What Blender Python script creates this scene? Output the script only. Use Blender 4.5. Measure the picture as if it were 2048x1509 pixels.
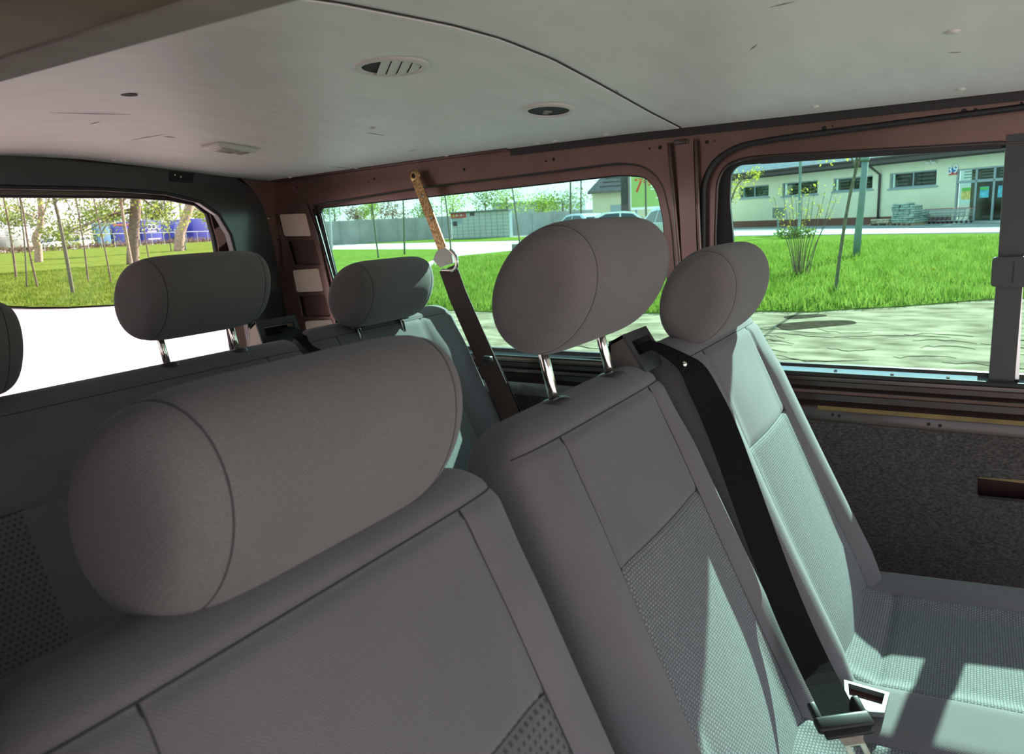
import bpy, bmesh, math, random
import numpy as np
from mathutils import Vector, Matrix
from mathutils.geometry import tessellate_polygon

for o in list(bpy.data.objects): bpy.data.objects.remove(o)
SC = bpy.context.scene
COL = SC.collection
random.seed(7)
RNG = np.random.default_rng(7)

# ------------------------------------------------------------------ camera
FPX, CX, CY = 1500.0, 1024.0, 754.5
HOR, SLOPE, XV = 445.0, -.05, 1950.0
def cam_basis():
    vx = np.array([XV-CX, -(HOR+SLOPE*(XV-CX)-CY), -FPX]); X = vx/np.linalg.norm(vx)
    p = np.array([0, -(HOR-CY), -FPX]); q = np.array([100, -(HOR+SLOPE*100-CY), -FPX])
    up = np.cross(q, p); up /= np.linalg.norm(up)
    if up[1] < 0: up = -up
    return np.stack([X, np.cross(up, X), up])
RB = cam_basis()
EYE = np.array([0., 0., 1.6])
cd = bpy.data.cameras.new('camera'); cam = bpy.data.objects.new('camera', cd); COL.objects.link(cam)
m4 = Matrix.Identity(4)
for i in range(3):
    for j in range(3): m4[i][j] = RB[i][j]
    m4[i][3] = EYE[i]
cam.matrix_world = m4
cd.sensor_width = 36; cd.lens = 36*FPX/2048; cd.clip_start = .02; cd.clip_end = 600
cd.dof.use_dof = True; cd.dof.focus_distance = 1.7; cd.dof.aperture_fstop = 11
SC.camera = cam
def ray(x, y): return RB @ np.array([x-CX, -(y-CY), -FPX])
def on(ax, x, y, v):
    d = ray(x, y); t = (v-EYE[ax])/d[ax]; return EYE+t*d
def on_x(x, y, v): return on(0, x, y, v)
def on_y(x, y, v): return on(1, x, y, v)
def on_z(x, y, v=0.): return on(2, x, y, v)

# ------------------------------------------------------------------ light
SUN_EL, SUN_AZ = math.radians(29.5), math.radians(-6.5)
sun_dir = Vector((math.cos(SUN_EL)*math.cos(SUN_AZ), math.cos(SUN_EL)*math.sin(SUN_AZ), math.sin(SUN_EL)))
sl = bpy.data.lights.new('sun', 'SUN'); sl.energy = 13.5; sl.angle = math.radians(.6); sl.color = (1, .96, .9)
so = bpy.data.objects.new('sun', sl); COL.objects.link(so)
so.rotation_euler = sun_dir.to_track_quat('Z', 'Y').to_euler(); so.location = (30, -2, 25)

w = bpy.data.worlds.new('sky'); SC.world = w; w.use_nodes = True
nt = w.node_tree; nt.nodes.clear()
def N(nt, t, **k):
    n = nt.nodes.new(t)
    for a, b in k.items(): setattr(n, a, b)
    return n
wo = N(nt, 'ShaderNodeOutputWorld'); bg = N(nt, 'ShaderNodeBackground'); bg.inputs['Strength'].default_value = 1.15
tc = N(nt, 'ShaderNodeTexCoord'); sx = N(nt, 'ShaderNodeSeparateXYZ'); rp = N(nt, 'ShaderNodeValToRGB')
nt.links.new(tc.outputs['Generated'], sx.inputs[0]); nt.links.new(sx.outputs['Z'], rp.inputs[0])
rp.color_ramp.elements[0].position = 0.0; rp.color_ramp.elements[0].color = (.93, .97, 1.0, 1)
rp.color_ramp.elements[1].position = 0.9; rp.color_ramp.elements[1].color = (.50, .70, .95, 1)
ns = N(nt, 'ShaderNodeTexNoise'); ns.inputs['Scale'].default_value = 3.0; ns.inputs['Detail'].default_value = 5
mp = N(nt, 'ShaderNodeMapping'); mp.inputs['Scale'].default_value = (1, 1, 2.5)
nt.links.new(tc.outputs['Generated'], mp.inputs[0]); nt.links.new(mp.outputs[0], ns.inputs['Vector'])
cr = N(nt, 'ShaderNodeValToRGB'); cr.color_ramp.elements[0].position = .45; cr.color_ramp.elements[1].position = .62
nt.links.new(ns.outputs['Fac'], cr.inputs[0])
mx = N(nt, 'ShaderNodeMixRGB'); mx.inputs[2].default_value = (1.0, 1.0, 1.0, 1)
nt.links.new(cr.outputs[0], mx.inputs[0]); nt.links.new(rp.outputs[0], mx.inputs[1])
nt.links.new(mx.outputs[0], bg.inputs[0]); nt.links.new(bg.outputs[0], wo.inputs[0])

vs = SC.view_settings
vs.view_transform = 'Standard'; vs.look = 'None'; vs.gamma = 1; vs.use_curve_mapping = False
vs.exposure = .75

# ------------------------------------------------------------------ materials
M = {}
def mat(name, col, rough=.6, metal=0., var=0., vscale=20., bump=0., bscale=200., coat=0., spec=.5, detail=4, col2=None, coords='Object', stretch=None, sheen=0.):
    m = bpy.data.materials.new(name); m.use_nodes = True; t = m.node_tree
    b = t.nodes['Principled BSDF']
    b.inputs['Base Color'].default_value = (*col, 1); b.inputs['Roughness'].default_value = rough
    b.inputs['Metallic'].default_value = metal; b.inputs['Specular IOR Level'].default_value = spec
    if coat: b.inputs['Coat Weight'].default_value = coat; b.inputs['Coat Roughness'].default_value = .12
    if sheen: b.inputs['Sheen Weight'].default_value = sheen; b.inputs['Sheen Roughness'].default_value = .5
    if var or bump:
        c = N(t, 'ShaderNodeTexCoord'); src = c.outputs[coords]
        if stretch:
            mpp = N(t, 'ShaderNodeMapping'); mpp.inputs['Scale'].default_value = stretch
            t.links.new(src, mpp.inputs[0]); src = mpp.outputs[0]
    if var:
        n = N(t, 'ShaderNodeTexNoise'); n.inputs['Scale'].default_value = vscale; n.inputs['Detail'].default_value = detail
        t.links.new(src, n.inputs['Vector'])
        r = N(t, 'ShaderNodeValToRGB'); r.color_ramp.elements[0].position = .3; r.color_ramp.elements[1].position = .7
        c2 = col2 or tuple(min(1, x*(1+var)) for x in col)
        c1 = col if col2 else tuple(x*(1-var) for x in col)
        r.color_ramp.elements[0].color = (*c1, 1); r.color_ramp.elements[1].color = (*c2, 1)
        t.links.new(n.outputs['Fac'], r.inputs[0]); t.links.new(r.outputs[0], b.inputs['Base Color'])
    if bump:
        n2 = N(t, 'ShaderNodeTexNoise'); n2.inputs['Scale'].default_value = bscale; n2.inputs['Detail'].default_value = 3
        t.links.new(src, n2.inputs['Vector'])
        bp = N(t, 'ShaderNodeBump'); bp.inputs['Strength'].default_value = bump; bp.inputs['Distance'].default_value = .002
        t.links.new(n2.outputs['Fac'], bp.inputs['Height']); t.links.new(bp.outputs[0], b.inputs['Normal'])
    M[name] = m; return m

def woven(name, dark, light, sx_, sy_, mortar=.35, bump=.5, offset=.5):
    """Woven cloth: rows of small raised dashes, laid on the cloth's own metric UVs."""
    m = bpy.data.materials.new(name); m.use_nodes = True; t = m.node_tree; b = t.nodes['Principled BSDF']
    b.inputs['Roughness'].default_value = .92; b.inputs['Specular IOR Level'].default_value = .25
    uv = N(t, 'ShaderNodeUVMap'); mpp = N(t, 'ShaderNodeMapping'); mpp.inputs['Scale'].default_value = (1/sx_, 1/sy_, 1)
    t.links.new(uv.outputs[0], mpp.inputs[0])
    br = N(t, 'ShaderNodeTexBrick'); br.offset = offset; br.inputs['Scale'].default_value = 1.0
    br.inputs['Mortar Size'].default_value = mortar*.5; br.inputs['Mortar Smooth'].default_value = .6
    br.inputs['Brick Width'].default_value = 1; br.inputs['Row Height'].default_value = 1
    br.inputs['Color1'].default_value = (*light, 1); br.inputs['Color2'].default_value = (*[x*.85 for x in light], 1); br.inputs['Mortar'].default_value = (*dark, 1)
    t.links.new(mpp.outputs[0], br.inputs['Vector'])
    t.links.new(br.outputs['Color'], b.inputs['Base Color'])
    bp = N(t, 'ShaderNodeBump'); bp.inputs['Strength'].default_value = bump; bp.inputs['Distance'].default_value = .0015; bp.invert = True
    t.links.new(br.outputs['Fac'], bp.inputs['Height']); t.links.new(bp.outputs[0], b.inputs['Normal'])
    M[name] = m; return m

def twill(name, col, obj=False):
    """Plain seat cloth: a fine diagonal rib with thread speckle, on metric UVs."""
    m = bpy.data.materials.new(name); m.use_nodes = True; t = m.node_tree; b = t.nodes['Principled BSDF']
    b.inputs['Roughness'].default_value = .95; b.inputs['Specular IOR Level'].default_value = .2
    b.inputs['Sheen Weight'].default_value = .12
    uv = N(t, 'ShaderNodeTexCoord') if obj else N(t, 'ShaderNodeUVMap')
    if obj: uvo = uv.outputs['Object']
    else: uvo = uv.outputs[0]
    wv = N(t, 'ShaderNodeTexWave'); wv.bands_direction = 'DIAGONAL'; wv.inputs['Scale'].default_value = 190; wv.inputs['Distortion'].default_value = .6
    t.links.new(uvo, wv.inputs['Vector'])
    ns_ = N(t, 'ShaderNodeTexNoise'); ns_.inputs['Scale'].default_value = 1100; ns_.inputs['Detail'].default_value = 2
    t.links.new(uvo, ns_.inputs['Vector'])
    r = N(t, 'ShaderNodeValToRGB'); r.color_ramp.elements[0].position = .35; r.color_ramp.elements[1].position = .68
    r.color_ramp.elements[0].color = (*[c*.78 for c in col], 1); r.color_ramp.elements[1].color = (*[c*1.25 for c in col], 1)
    t.links.new(ns_.outputs['Fac'], r.inputs[0])
    n3 = N(t, 'ShaderNodeTexNoise'); n3.inputs['Scale'].default_value = 7; t.links.new(uvo, n3.inputs['Vector'])
    mxx = N(t, 'ShaderNodeMixRGB', blend_type='MULTIPLY'); mxx.inputs[0].default_value = .35
    t.links.new(r.outputs[0], mxx.inputs[1]); t.links.new(n3.outputs['Fac'], mxx.inputs[2])
    br = N(t, 'ShaderNodeBrightContrast'); br.inputs['Bright'].default_value = .02
    t.links.new(mxx.outputs[0], br.inputs[0]); t.links.new(br.outputs[0], b.inputs['Base Color'])
    ad = N(t, 'ShaderNodeMath', operation='ADD'); t.links.new(wv.outputs['Fac'], ad.inputs[0]); t.links.new(ns_.outputs['Fac'], ad.inputs[1])
    bp = N(t, 'ShaderNodeBump'); bp.inputs['Strength'].default_value = .22; bp.inputs['Distance'].default_value = .0008
    t.links.new(ad.outputs[0], bp.inputs['Height']); t.links.new(bp.outputs[0], b.inputs['Normal'])
    M[name] = m; return m

def glass(name, tint, refl=.5):
    m = bpy.data.materials.new(name); m.use_nodes = True; t = m.node_tree; t.nodes.remove(t.nodes['Principled BSDF'])
    out = t.nodes['Material Output']; tr = N(t, 'ShaderNodeBsdfTransparent'); tr.inputs[0].default_value = (*tint, 1)
    gl = N(t, 'ShaderNodeBsdfGlossy'); gl.inputs['Roughness'].default_value = .02
    fr = N(t, 'ShaderNodeFresnel'); fr.inputs[0].default_value = 1.35
    ml = N(t, 'ShaderNodeMath', operation='MULTIPLY'); ml.inputs[1].default_value = refl; t.links.new(fr.outputs[0], ml.inputs[0])
    ms = N(t, 'ShaderNodeMixShader'); t.links.new(ml.outputs[0], ms.inputs[0]); t.links.new(tr.outputs[0], ms.inputs[1]); t.links.new(gl.outputs[0], ms.inputs[2])
    t.links.new(ms.outputs[0], out.inputs[0]); M[name] = m; return m

twill('cloth', (.115, .105, .114))
twill('headrest_cloth', (.122, .111, .105), True)
woven('weave', (.078, .080, .085), (.180, .188, .192), .0062, .0042)
woven('weave_shade', (.105, .098, .105), (.052, .050, .054), .0095, .0085, mortar=.80, bump=.2)  # same cloth coloured as it looks in shade, dark dots for dashes
mat('seam', (.03, .028, .03), .9)
mat('headliner', (.68, .66, .62), .5, var=.05, vscale=6, bump=.08, bscale=60, stretch=(1, 3, 1))
mat('paint', (.165, .100, .083), .28, .65, var=.10, vscale=9, coat=.5)
mat('paint_dark', (.045, .028, .025), .35, .3, var=.15, vscale=12, coat=.4)
mat('black_paint', (.016, .018, .018), .28, .0, coat=.5)
mat('rubber', (.012, .012, .012), .6)
mat('post_plastic', (.030, .034, .032), .5, bump=.1, bscale=300)
mat('beige_plastic', (.62, .52, .40), .55, var=.04, vscale=5)
mat('beige_trim', (.24, .215, .19), .8, var=.10, vscale=25, bump=.15, bscale=150)
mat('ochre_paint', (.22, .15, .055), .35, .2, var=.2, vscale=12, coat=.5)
mat('header_paint', (.13, .095, .035), .6, var=.25, vscale=14)
mat('chrome', (.72, .70, .62), .10, 1.)
mat('steel', (.55, .52, .47), .28, 1., var=.15, vscale=60)
mat('rust_bronze', (.20, .10, .035), .36, .6, var=.4, vscale=150, bump=.5, bscale=160, col2=(.80, .55, .24))
mat('alu', (.62, .64, .64), .25, .9, var=.05, vscale=30)
mat('worn_rail', (.16, .17, .17), .4, .3, var=.3, vscale=25, coat=.3)
mat('carpet', (.020, .018, .017), 1., var=.9, vscale=300, bump=.7, bscale=420, col2=(.085, .076, .070), detail=5, stretch=(1, .5, 1))
mat('floor_carpet', (.03, .03, .03), 1., var=.4, vscale=200)
mat('webbing', (.009, .0085, .0085), .9, bump=.3, bscale=900, spec=.06)
mat('gloss_black', (.010, .010, .010), .4, spec=.3)
mat('webbing_brown', (.055, .032, .028), .6, bump=.3, bscale=900)
mat('black_plastic', (.034, .033, .034), .42, bump=.06, bscale=500)
mat('grey_plastic', (.075, .068, .060), .6, bump=.1, bscale=400)
mat('white_plastic', (.105, .115, .115), .5)
mat('cream_plastic', (.56, .55, .50), .5)
mat('dark_void', (.006, .005, .005), .8)  # near-black for flush discs that paint the darkness inside holes
mat('red_insert', (.06, .015, .012), .4)
mat('lens', (.40, .37, .33), .25, var=.2, vscale=80)
glass('glass_green', (.71, .93, .88), .12); glass('glass_rear', (.95, .90, .92), .35); glass('store_glass', (.55, .62, .60), .8)
mat('body_outer', (.05, .02, .02), .3, .3)
# outdoors
mat('dirt', (.105, .086, .058), 1., spec=.0, var=.35, vscale=2.4, bump=1., bscale=20, col2=(.33, .28, .20), stretch=(1.4, .75, 1), detail=15)
mat('dirt_dark', (.045, .036, .026), 1., spec=.0, var=.4, vscale=8)
mat('tarmac', (.15, .157, .157), .95, spec=.0, var=.12, vscale=3, detail=8)
mat('road', (.42, .355, .34), .95, spec=.0, var=.1, vscale=.8, detail=8)
mat('paving', (.55, .55, .53), .9, spec=.0, var=.08, vscale=5)
mat('pavement', (.24, .25, .25), .9, spec=.0, var=.15, vscale=4)
mat('lawn', (.060, .110, .014), 1., spec=.0, var=.5, vscale=2.2, detail=12, col2=(.155, .205, .042), bump=.6, bscale=30)

def leafy(name, col, col2, scale=1.5):
    m = bpy.data.materials.new(name); m.use_nodes = True; t = m.node_tree; t.nodes.remove(t.nodes['Principled BSDF']); out = t.nodes['Material Output']
    c = N(t, 'ShaderNodeTexCoord'); n = N(t, 'ShaderNodeTexNoise'); n.inputs['Scale'].default_value = scale; n.inputs['Detail'].default_value = 6
    t.links.new(c.outputs['Object'], n.inputs['Vector']); r = N(t, 'ShaderNodeValToRGB'); r.color_ramp.elements[0].position = .35; r.color_ramp.elements[1].position = .65
    r.color_ramp.elements[0].color = (*col, 1); r.color_ramp.elements[1].color = (*col2, 1); t.links.new(n.outputs['Fac'], r.inputs[0])
    d = N(t, 'ShaderNodeBsdfDiffuse'); tl = N(t, 'ShaderNodeBsdfTranslucent'); ms = N(t, 'ShaderNodeMixShader'); ms.inputs[0].default_value = .45
    for q in (d, tl): t.links.new(r.outputs[0], q.inputs[0])
    t.links.new(d.outputs[0], ms.inputs[1]); t.links.new(tl.outputs[0], ms.inputs[2]); t.links.new(ms.outputs[0], out.inputs[0]); M[name] = m
mat('bark', (.16, .12, .085), .95, var=.4, vscale=12, bump=.8, bscale=25)
mat('bark_pale', (.34, .26, .19), .95, var=.4, vscale=9, bump=.8, bscale=20)
mat('bark_green', (.115, .115, .07), .9, var=.3, vscale=14)





leafy('grass_blade', (.085, .150, .018), (.20, .265, .05), 1.5)
leafy('leaf_lime', (0.18, 0.26, 0.04), (0.34, 0.42, 0.09), 0.9)
leafy('leaf_green', (0.09, 0.155, 0.03), (0.17, 0.235, 0.065), 0.6)
leafy('leaf_dark', (0.05, 0.07, 0.035), (0.09, 0.11, 0.055), 0.6)
leafy('leaf_rust', (0.14, 0.095, 0.055), (0.23, 0.175, 0.11), 0.6)
leafy('leaf_yellow', (0.34, 0.33, 0.035), (0.45, 0.42, 0.08), 6)
mat('stucco', (.70, .68, .52), .95, var=.04, vscale=2)
mat('plinth', (.17, .075, .06), .9, var=.15, vscale=8)
mat('fascia', (.075, .058, .058), .7, var=.1, vscale=6)
mat('roof_tile', (.36, .38, .40), .35, .2, var=.12, vscale=3)
mat('blind', (.75, .72, .66), .7)
mat('window_dark', (.028, .028, .024), .25, var=.5, vscale=6)
mat('frame_grey', (.28, .34, .37), .5)
mat('lamp_green', (.13, .20, .175), .5, var=.1, vscale=5)
mat('lamp_grey', (.38, .40, .42), .5)
mat('sign_blue', (.02, .16, .42), .5); mat('white', (.8, .8, .8), .6); mat('red', (.55, .03, .03), .5)
mat('poster_green', (.10, .45, .08), .6); mat('poster_yellow', (.62, .52, .16), .6, var=.4, vscale=3); mat('poster_blue', (.10, .42, .55), .6, var=.4, vscale=3)
mat('board_green', (.30, .45, .13), .6); mat('bag_green', (.12, .22, .16), .6, var=.7, vscale=5, col2=(.45, .52, .48))
mat('bag_mixed', (.30, .30, .22), .6, var=.5, vscale=8, col2=(.6, .45, .35))
mat('wood', (.35, .25, .15), .9); mat('wire', (.45, .47, .46), .35, .8); mat('red_plastic', (.45, .05, .04), .5)
mat('concrete', (.33, .33, .32), .95, spec=.0, var=.15, vscale=.7, detail=8); mat('locker', (.46, .47, .44), .6, var=.05, vscale=2)
mat('locker_red', (.45, .05, .03), .5); mat('house_wall', (.60, .56, .40), .9); mat('grey_wall', (.33, .36, .39), .8, var=.1, vscale=.2)
mat('roof_dark', (.13, .115, .115), .7, var=.2, vscale=3)
mat('car_white', (.72, .74, .74), .25, coat=.8); mat('car_blue', (.45, .56, .62), .25, .3, coat=.8); mat('car_glass', (.03, .05, .06), .05)
mat('tyre', (.015, .015, .015), .8); mat('tail_light', (.5, .02, .02), .3)
mat('trailer_white', (.66, .66, .64), .5, var=.06, vscale=.3); mat('trailer_grey', (.42, .40, .39), .6, var=.06, vscale=.3)
mat('trailer_teal', (.12, .28, .42), .5, var=.1, vscale=.3); mat('trailer_blue', (.055, .075, .36), .5, var=.08, vscale=.3)
mat('mesh_fence', (.50, .52, .55), .5)
mat('sign_back', (.16, .17, .17), .6)

# ------------------------------------------------------------------ mesh helpers
class MB:
    def __init__(s): s.v = []; s.f = []; s.uv = None
    def add(s, v, f):
        o = len(s.v); s.v += [tuple(map(float, p)) for p in v]; s.f += [tuple(i+o for i in q) for q in f]; return s
    def box(s, c, d, R=None):
        hx, hy, hz = d[0]/2, d[1]/2, d[2]/2
        P = [Vector((x, y, z)) for x in (-hx, hx) for y in (-hy, hy) for z in (-hz, hz)]
        if R is not None: P = [R @ p for p in P]
        c = Vector(c)
        return s.add([p+c for p in P], [(0, 1, 3, 2), (4, 6, 7, 5), (0, 4, 5, 1), (2, 3, 7, 6), (0, 2, 6, 4), (1, 5, 7, 3)])
    def rbox(s, c, d, r, R=None, n=3):
        """box with rounded edges"""
        bm = bmesh.new(); bmesh.ops.create_cube(bm, size=1)
        bmesh.ops.scale(bm, vec=d, verts=bm.verts)
        bmesh.ops.bevel(bm, geom=list(bm.edges), offset=r, segments=n, affect='EDGES', profile=.5)
        bm.verts.index_update(); c = Vector(c)
        s.add([(R @ v.co if R is not None else v.co)+c for v in bm.verts], [[v.index for v in f.verts] for f in bm.faces]); bm.free(); return s
    def tube(s, pts, rad, n=8, cap=True):
        P = [Vector(p) for p in pts]; k = len(P)
        rad = [float(rad)]*k if not hasattr(rad, '__len__') else [float(q) for q in rad]
        rings = []; up = None
        for i in range(k):
            t = (P[min(i+1, k-1)]-P[max(i-1, 0)]).normalized()
            if up is None: up = t.orthogonal().normalized()
            up = (up-t*up.dot(t)).normalized(); b = t.cross(up)
            rings.append([P[i]+rad[i]*(math.cos(a)*up+math.sin(a)*b) for a in [2*math.pi*j/n for j in range(n)]])
        v = [p for r in rings for p in r]
        f = [(i*n+j, i*n+(j+1) % n, (i+1)*n+(j+1) % n, (i+1)*n+j) for i in range(k-1) for j in range(n)]
        if cap: f += [tuple(range(n))[::-1], tuple((k-1)*n+j for j in range(n))]
        return s.add(v, f)
    def ribbon(s, pts, wid, side, th=.0015):
        """flat band along pts; side = list of lateral unit vectors"""
        P = [Vector(p) for p in pts]; k = len(P); v = []
        for i in range(k):
            t = (P[min(i+1, k-1)]-P[max(i-1, 0)]).normalized(); sd = Vector(side[i] if hasattr(side[0], '__len__') else side).normalized()
            sd = (sd-t*sd.dot(t)).normalized(); nn = t.cross(sd)
            ww = wid[i] if hasattr(wid, '__len__') else wid
            v += [P[i]-sd*ww/2-nn*th/2, P[i]+sd*ww/2-nn*th/2, P[i]+sd*ww/2+nn*th/2, P[i]-sd*ww/2+nn*th/2]
        f = [(i*4+j, i*4+(j+1) % 4, (i+1)*4+(j+1) % 4, (i+1)*4+j) for i in range(k-1) for j in range(4)]
        f += [(3, 2, 1, 0), tuple((k-1)*4+j for j in range(4))]
        return s.add(v, f)
    def prism(s, loop, vec):
        """closed planar 3d loop pushed along vec"""
        n = len(loop); L = [Vector(p) for p in loop]; vec = Vector(vec)
        tri = tessellate_polygon([L])
        v = L+[p+vec for p in L]
        f = [tuple(t) for t in tri]+[tuple(i+n for i in t[::-1]) for t in tri]+[(i, (i+1) % n, n+(i+1) % n, n+i) for i in range(n)]
        return s.add(v, f)
    def plate(s, outer, holes, vec):
        loops = [[Vector(p) for p in outer]]+[[Vector(p) for p in h] for h in holes]
        tri = tessellate_polygon(loops); flat = [p for l in loops for p in l]; n = len(flat); vec = Vector(vec)
        f = [tuple(t) for t in tri]+[tuple(i+n for i in t[::-1]) for t in tri]; o = 0
        for l in loops:
            k = len(l); f += [(o+i, o+(i+1) % k, n+o+(i+1) % k, n+o+i) for i in range(k)]; o += k
        return s.add(flat+[p+vec for p in flat], f)
    def disc(s, c, r, ax, n=16, th=.001):
        ax = Vector(ax).normalized(); u = ax.orthogonal().normalized(); b = ax.cross(u); c = Vector(c)
        return s.prism([c+r*(math.cos(a)*u+math.sin(a)*b) for a in [2*math.pi*j/n for j in range(n)]], ax*th)
    def lathe(s, prof, c, ax, n=24):
        ax = Vector(ax).normalized(); u = ax.orthogonal().normalized(); b = ax.cross(u); c = Vector(c); k = len(prof)
        v = [c+ax*h+r*(math.cos(2*math.pi*j/n)*u+math.sin(2*math.pi*j/n)*b) for r, h in prof for j in range(n)]
        f = [(i*n+j, i*n+(j+1) % n, (i+1)*n+(j+1) % n, (i+1)*n+j) for i in range(k-1) for j in range(n)]
        return s.add(v, f)
    def build(s, name, m, parent=None, smooth=False, auto=None):
        me = bpy.data.meshes.new(name); me.from_pydata(s.v, [], s.f); me.update()
        bm = bmesh.new(); bm.from_mesh(me); bmesh.ops.recalc_face_normals(bm, faces=bm.faces); bm.to_mesh(me); bm.free()
        me.materials.append(M[m])
        if smooth or auto: me.polygons.foreach_set('use_smooth', [True]*len(me.polygons))
        if auto: me.set_sharp_from_angle(angle=math.radians(auto))
        o = bpy.data.objects.new(name, me); COL.objects.link(o)
        if parent is not None: attach(o, parent)
        return o
def attach(o, parent):
    o.parent = parent
    o.matrix_parent_inverse = world_of(parent).inverted()
def world_of(o):
    mw = o.matrix_basis.copy(); p = o
    while p.parent is not None:
        mw = p.parent.matrix_basis @ p.matrix_parent_inverse @ mw; p = p.parent
    return mw
def tag(o, label=None, cat=None, group=None, kind=None):
    if label: o['label'] = label
    if cat: o['category'] = cat
    if group: o['group'] = group
    if kind: o['kind'] = kind
    return o
def empty(name, loc, label, cat, group=None):
    o = bpy.data.objects.new(name, None); COL.objects.link(o); o.location = loc; o.empty_display_size = .05
    return tag(o, label, cat, group)
def struct(o, label=None, cat=None): return tag(o, label, cat, kind='structure')
def round_loop(P, r, n=5):
    """round the corners of a 2d polygon; r number or list"""
    out = []; k = len(P)
    for i in range(k):
        a, b, c = (np.array(P[(i+j) % k], float) for j in (-1, 0, 1)); rr = r[i] if hasattr(r, '__len__') else r
        if rr <= 0: out.append(tuple(b)); continue
        u = a-b; lu = np.linalg.norm(u); v = c-b; lv = np.linalg.norm(v); d = min(rr, lu*.48, lv*.48)
        p, q = b+u/lu*d, b+v/lv*d
        for j in range(n+1):
            t = j/n; out.append(tuple((1-t)**2*p+2*t*(1-t)*b+t*t*q))
    return out
def smooth_path(P, n=8):
    """Catmull-Rom through P"""
    P = [np.array(p, float) for p in P]; out = []
    for i in range(len(P)-1):
        p0, p1, p2, p3 = P[max(i-1, 0)], P[i], P[i+1], P[min(i+2, len(P)-1)]
        for j in range(n):
            t = j/n
            out.append(.5*((2*p1)+(p2-p0)*t+(2*p0-5*p1+4*p2-p3)*t*t+(3*p1-p0-3*p2+p3)*t**3))
    out.append(P[-1]); return out
def text_obj(name, s, m, parent, origin, right, up, height, ext=.004):
    cu = bpy.data.curves.new(name, 'FONT'); cu.body = s; cu.size = height*1.4; cu.extrude = ext; cu.align_x = 'CENTER'; cu.align_y = 'CENTER'
    tmp = bpy.data.objects.new('tmp', cu); COL.objects.link(tmp)
    dg = bpy.context.evaluated_depsgraph_get(); me = bpy.data.meshes.new_from_object(tmp.evaluated_get(dg))
    bpy.data.objects.remove(tmp); me.materials.clear(); me.materials.append(M[m])
    R_ = Vector(right).normalized(); U_ = Vector(up).normalized(); Nn = R_.cross(U_); o3 = Vector(origin)
    for v in me.vertices: v.co = o3+R_*v.co.x+U_*v.co.y+Nn*v.co.z
    o = bpy.data.objects.new(name, me); COL.objects.link(o)
    if parent is not None: attach(o, parent)
    return o

# ================================================================== THE VAN (camera stands at its open sliding door)
WX = 1.93
YF, YR = -1.25, 2.14
zx = [.30, .50, .70, .82, .93, 1.06, 1.23, 1.43, 1.70, 1.95]
zz = [1.800, 1.835, 1.858, 1.867, 1.875, 1.879, 1.874, 1.856, 1.829, 1.808]
def ceil_z(X, Y):
    t = min(max((Y-.75)/1.4, 0), 1); t = t**1.4
    k = 1-.45*min(max((X-1.0)/.93, 0), 1)
    return float(np.interp(X, zx, zz))-.050*t*k
def ceil_hit(px, py):
    z = 1.85; p = None
    for _ in range(25):
        p = on_z(px, py, z); z = ceil_z(p[0], p[1])
    return np.array([p[0], p[1], z])
YS = .645   # seam between the two headliner boards
def ceil_patch(x0, x1, y0, y1, nx, ny, dz, th):
    b = MB(); xs = np.linspace(x0, x1, nx); ys = np.linspace(y0, y1, ny)
    top = [(x, y, ceil_z(x, y)-dz) for x in xs for y in ys]; n = len(top)
    bot = [(x, y, z+th) for x, y, z in top]
    q = lambda i, j: i*ny+j
    f = []
    for i in range(nx-1):
        for j in range(ny-1):
            f += [(q(i, j), q(i+1, j), q(i+1, j+1), q(i, j+1)), tuple(n+k for k in (q(i, j), q(i, j+1), q(i+1, j+1), q(i+1, j)))]
    for i in range(nx-1):
        for j in (0, ny-1): f.append((q(i, j), q(i+1, j), n+q(i+1, j), n+q(i, j)))
    for j in range(ny-1):
        for i in (0, nx-1): f.append((q(i, j), q(i, j+1), n+q(i, j+1), n+q(i, j)))
    return b.add(top+bot, f)
ceiling = struct(ceil_patch(.36, 1.915, YS+.004, YR-.01, 40, 24, 0, .006).build('ceiling', 'headliner', smooth=False, auto=40),
                 'grey white headliner board of the van roof', 'ceiling')
fl = ceil_patch(.36, 1.915, YF, YS-.004, 40, 24, 0, .006).build('headliner_board', 'headliner', ceiling, auto=40)
ceil_patch(.40, 1.90, YS-.002, YS+.052, 40, 3, .0035, .004).build('seam_strip', 'headliner', ceiling, auto=40)
ceil_patch(.40, 1.90, YS-.0065, YS-.0015, 40, 2, .0015, .004).build('seam_gap', 'rubber', ceiling)
# outer roof skin
b = MB(); xs = np.linspace(.02, 2.0, 14)
prof = [(x, 1.955-.16*abs((x-1.01)/.99)**2.6) for x in xs]
v = [(x, y, z) for y in (YF, 2.3) for x, z in prof]; k = len(prof)
b.add(v, [(i, i+1, k+i+1, k+i) for i in range(k-1)])
struct(b.build('roof', 'body_outer', smooth=True), 'outer roof skin of the van', 'roof')

# plugs, holes and dents in the boards
for px, py, r, mtl in [(1905, 63, .011, 'cream_plastic'), (1922, 178, .009, 'cream_plastic'), (1630, 213, .009, 'cream_plastic'), (1213, 271, .009, 'cream_plastic'),
                       (1110, 284, .008, 'cream_plastic'), (1075, 289, .008, 'cream_plastic'), (893, 312, .008, 'cream_plastic'), (712, 339, .008, 'cream_plastic'),
                       (580, 357, .008, 'cream_plastic'), (745, 255, .008, 'cream_plastic'), (553, 219, .011, 'cream_plastic'),
                       (228, 320, .009, 'cream_plastic'), (410, 348, .009, 'cream_plastic')]:
    p = ceil_hit(px, py)
    if p[0] > 1.885: p = on_x(px, py, 1.885); p[2] = ceil_z(1.885, p[1])
    o = MB().lathe([(.0005, .0042), (r*.5, .0036), (r, .0015), (r, -.002)], p-np.array([0, 0, 0]), (0, 0, -1), 14).build('trim_plug', mtl, ceiling, smooth=True)
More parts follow.
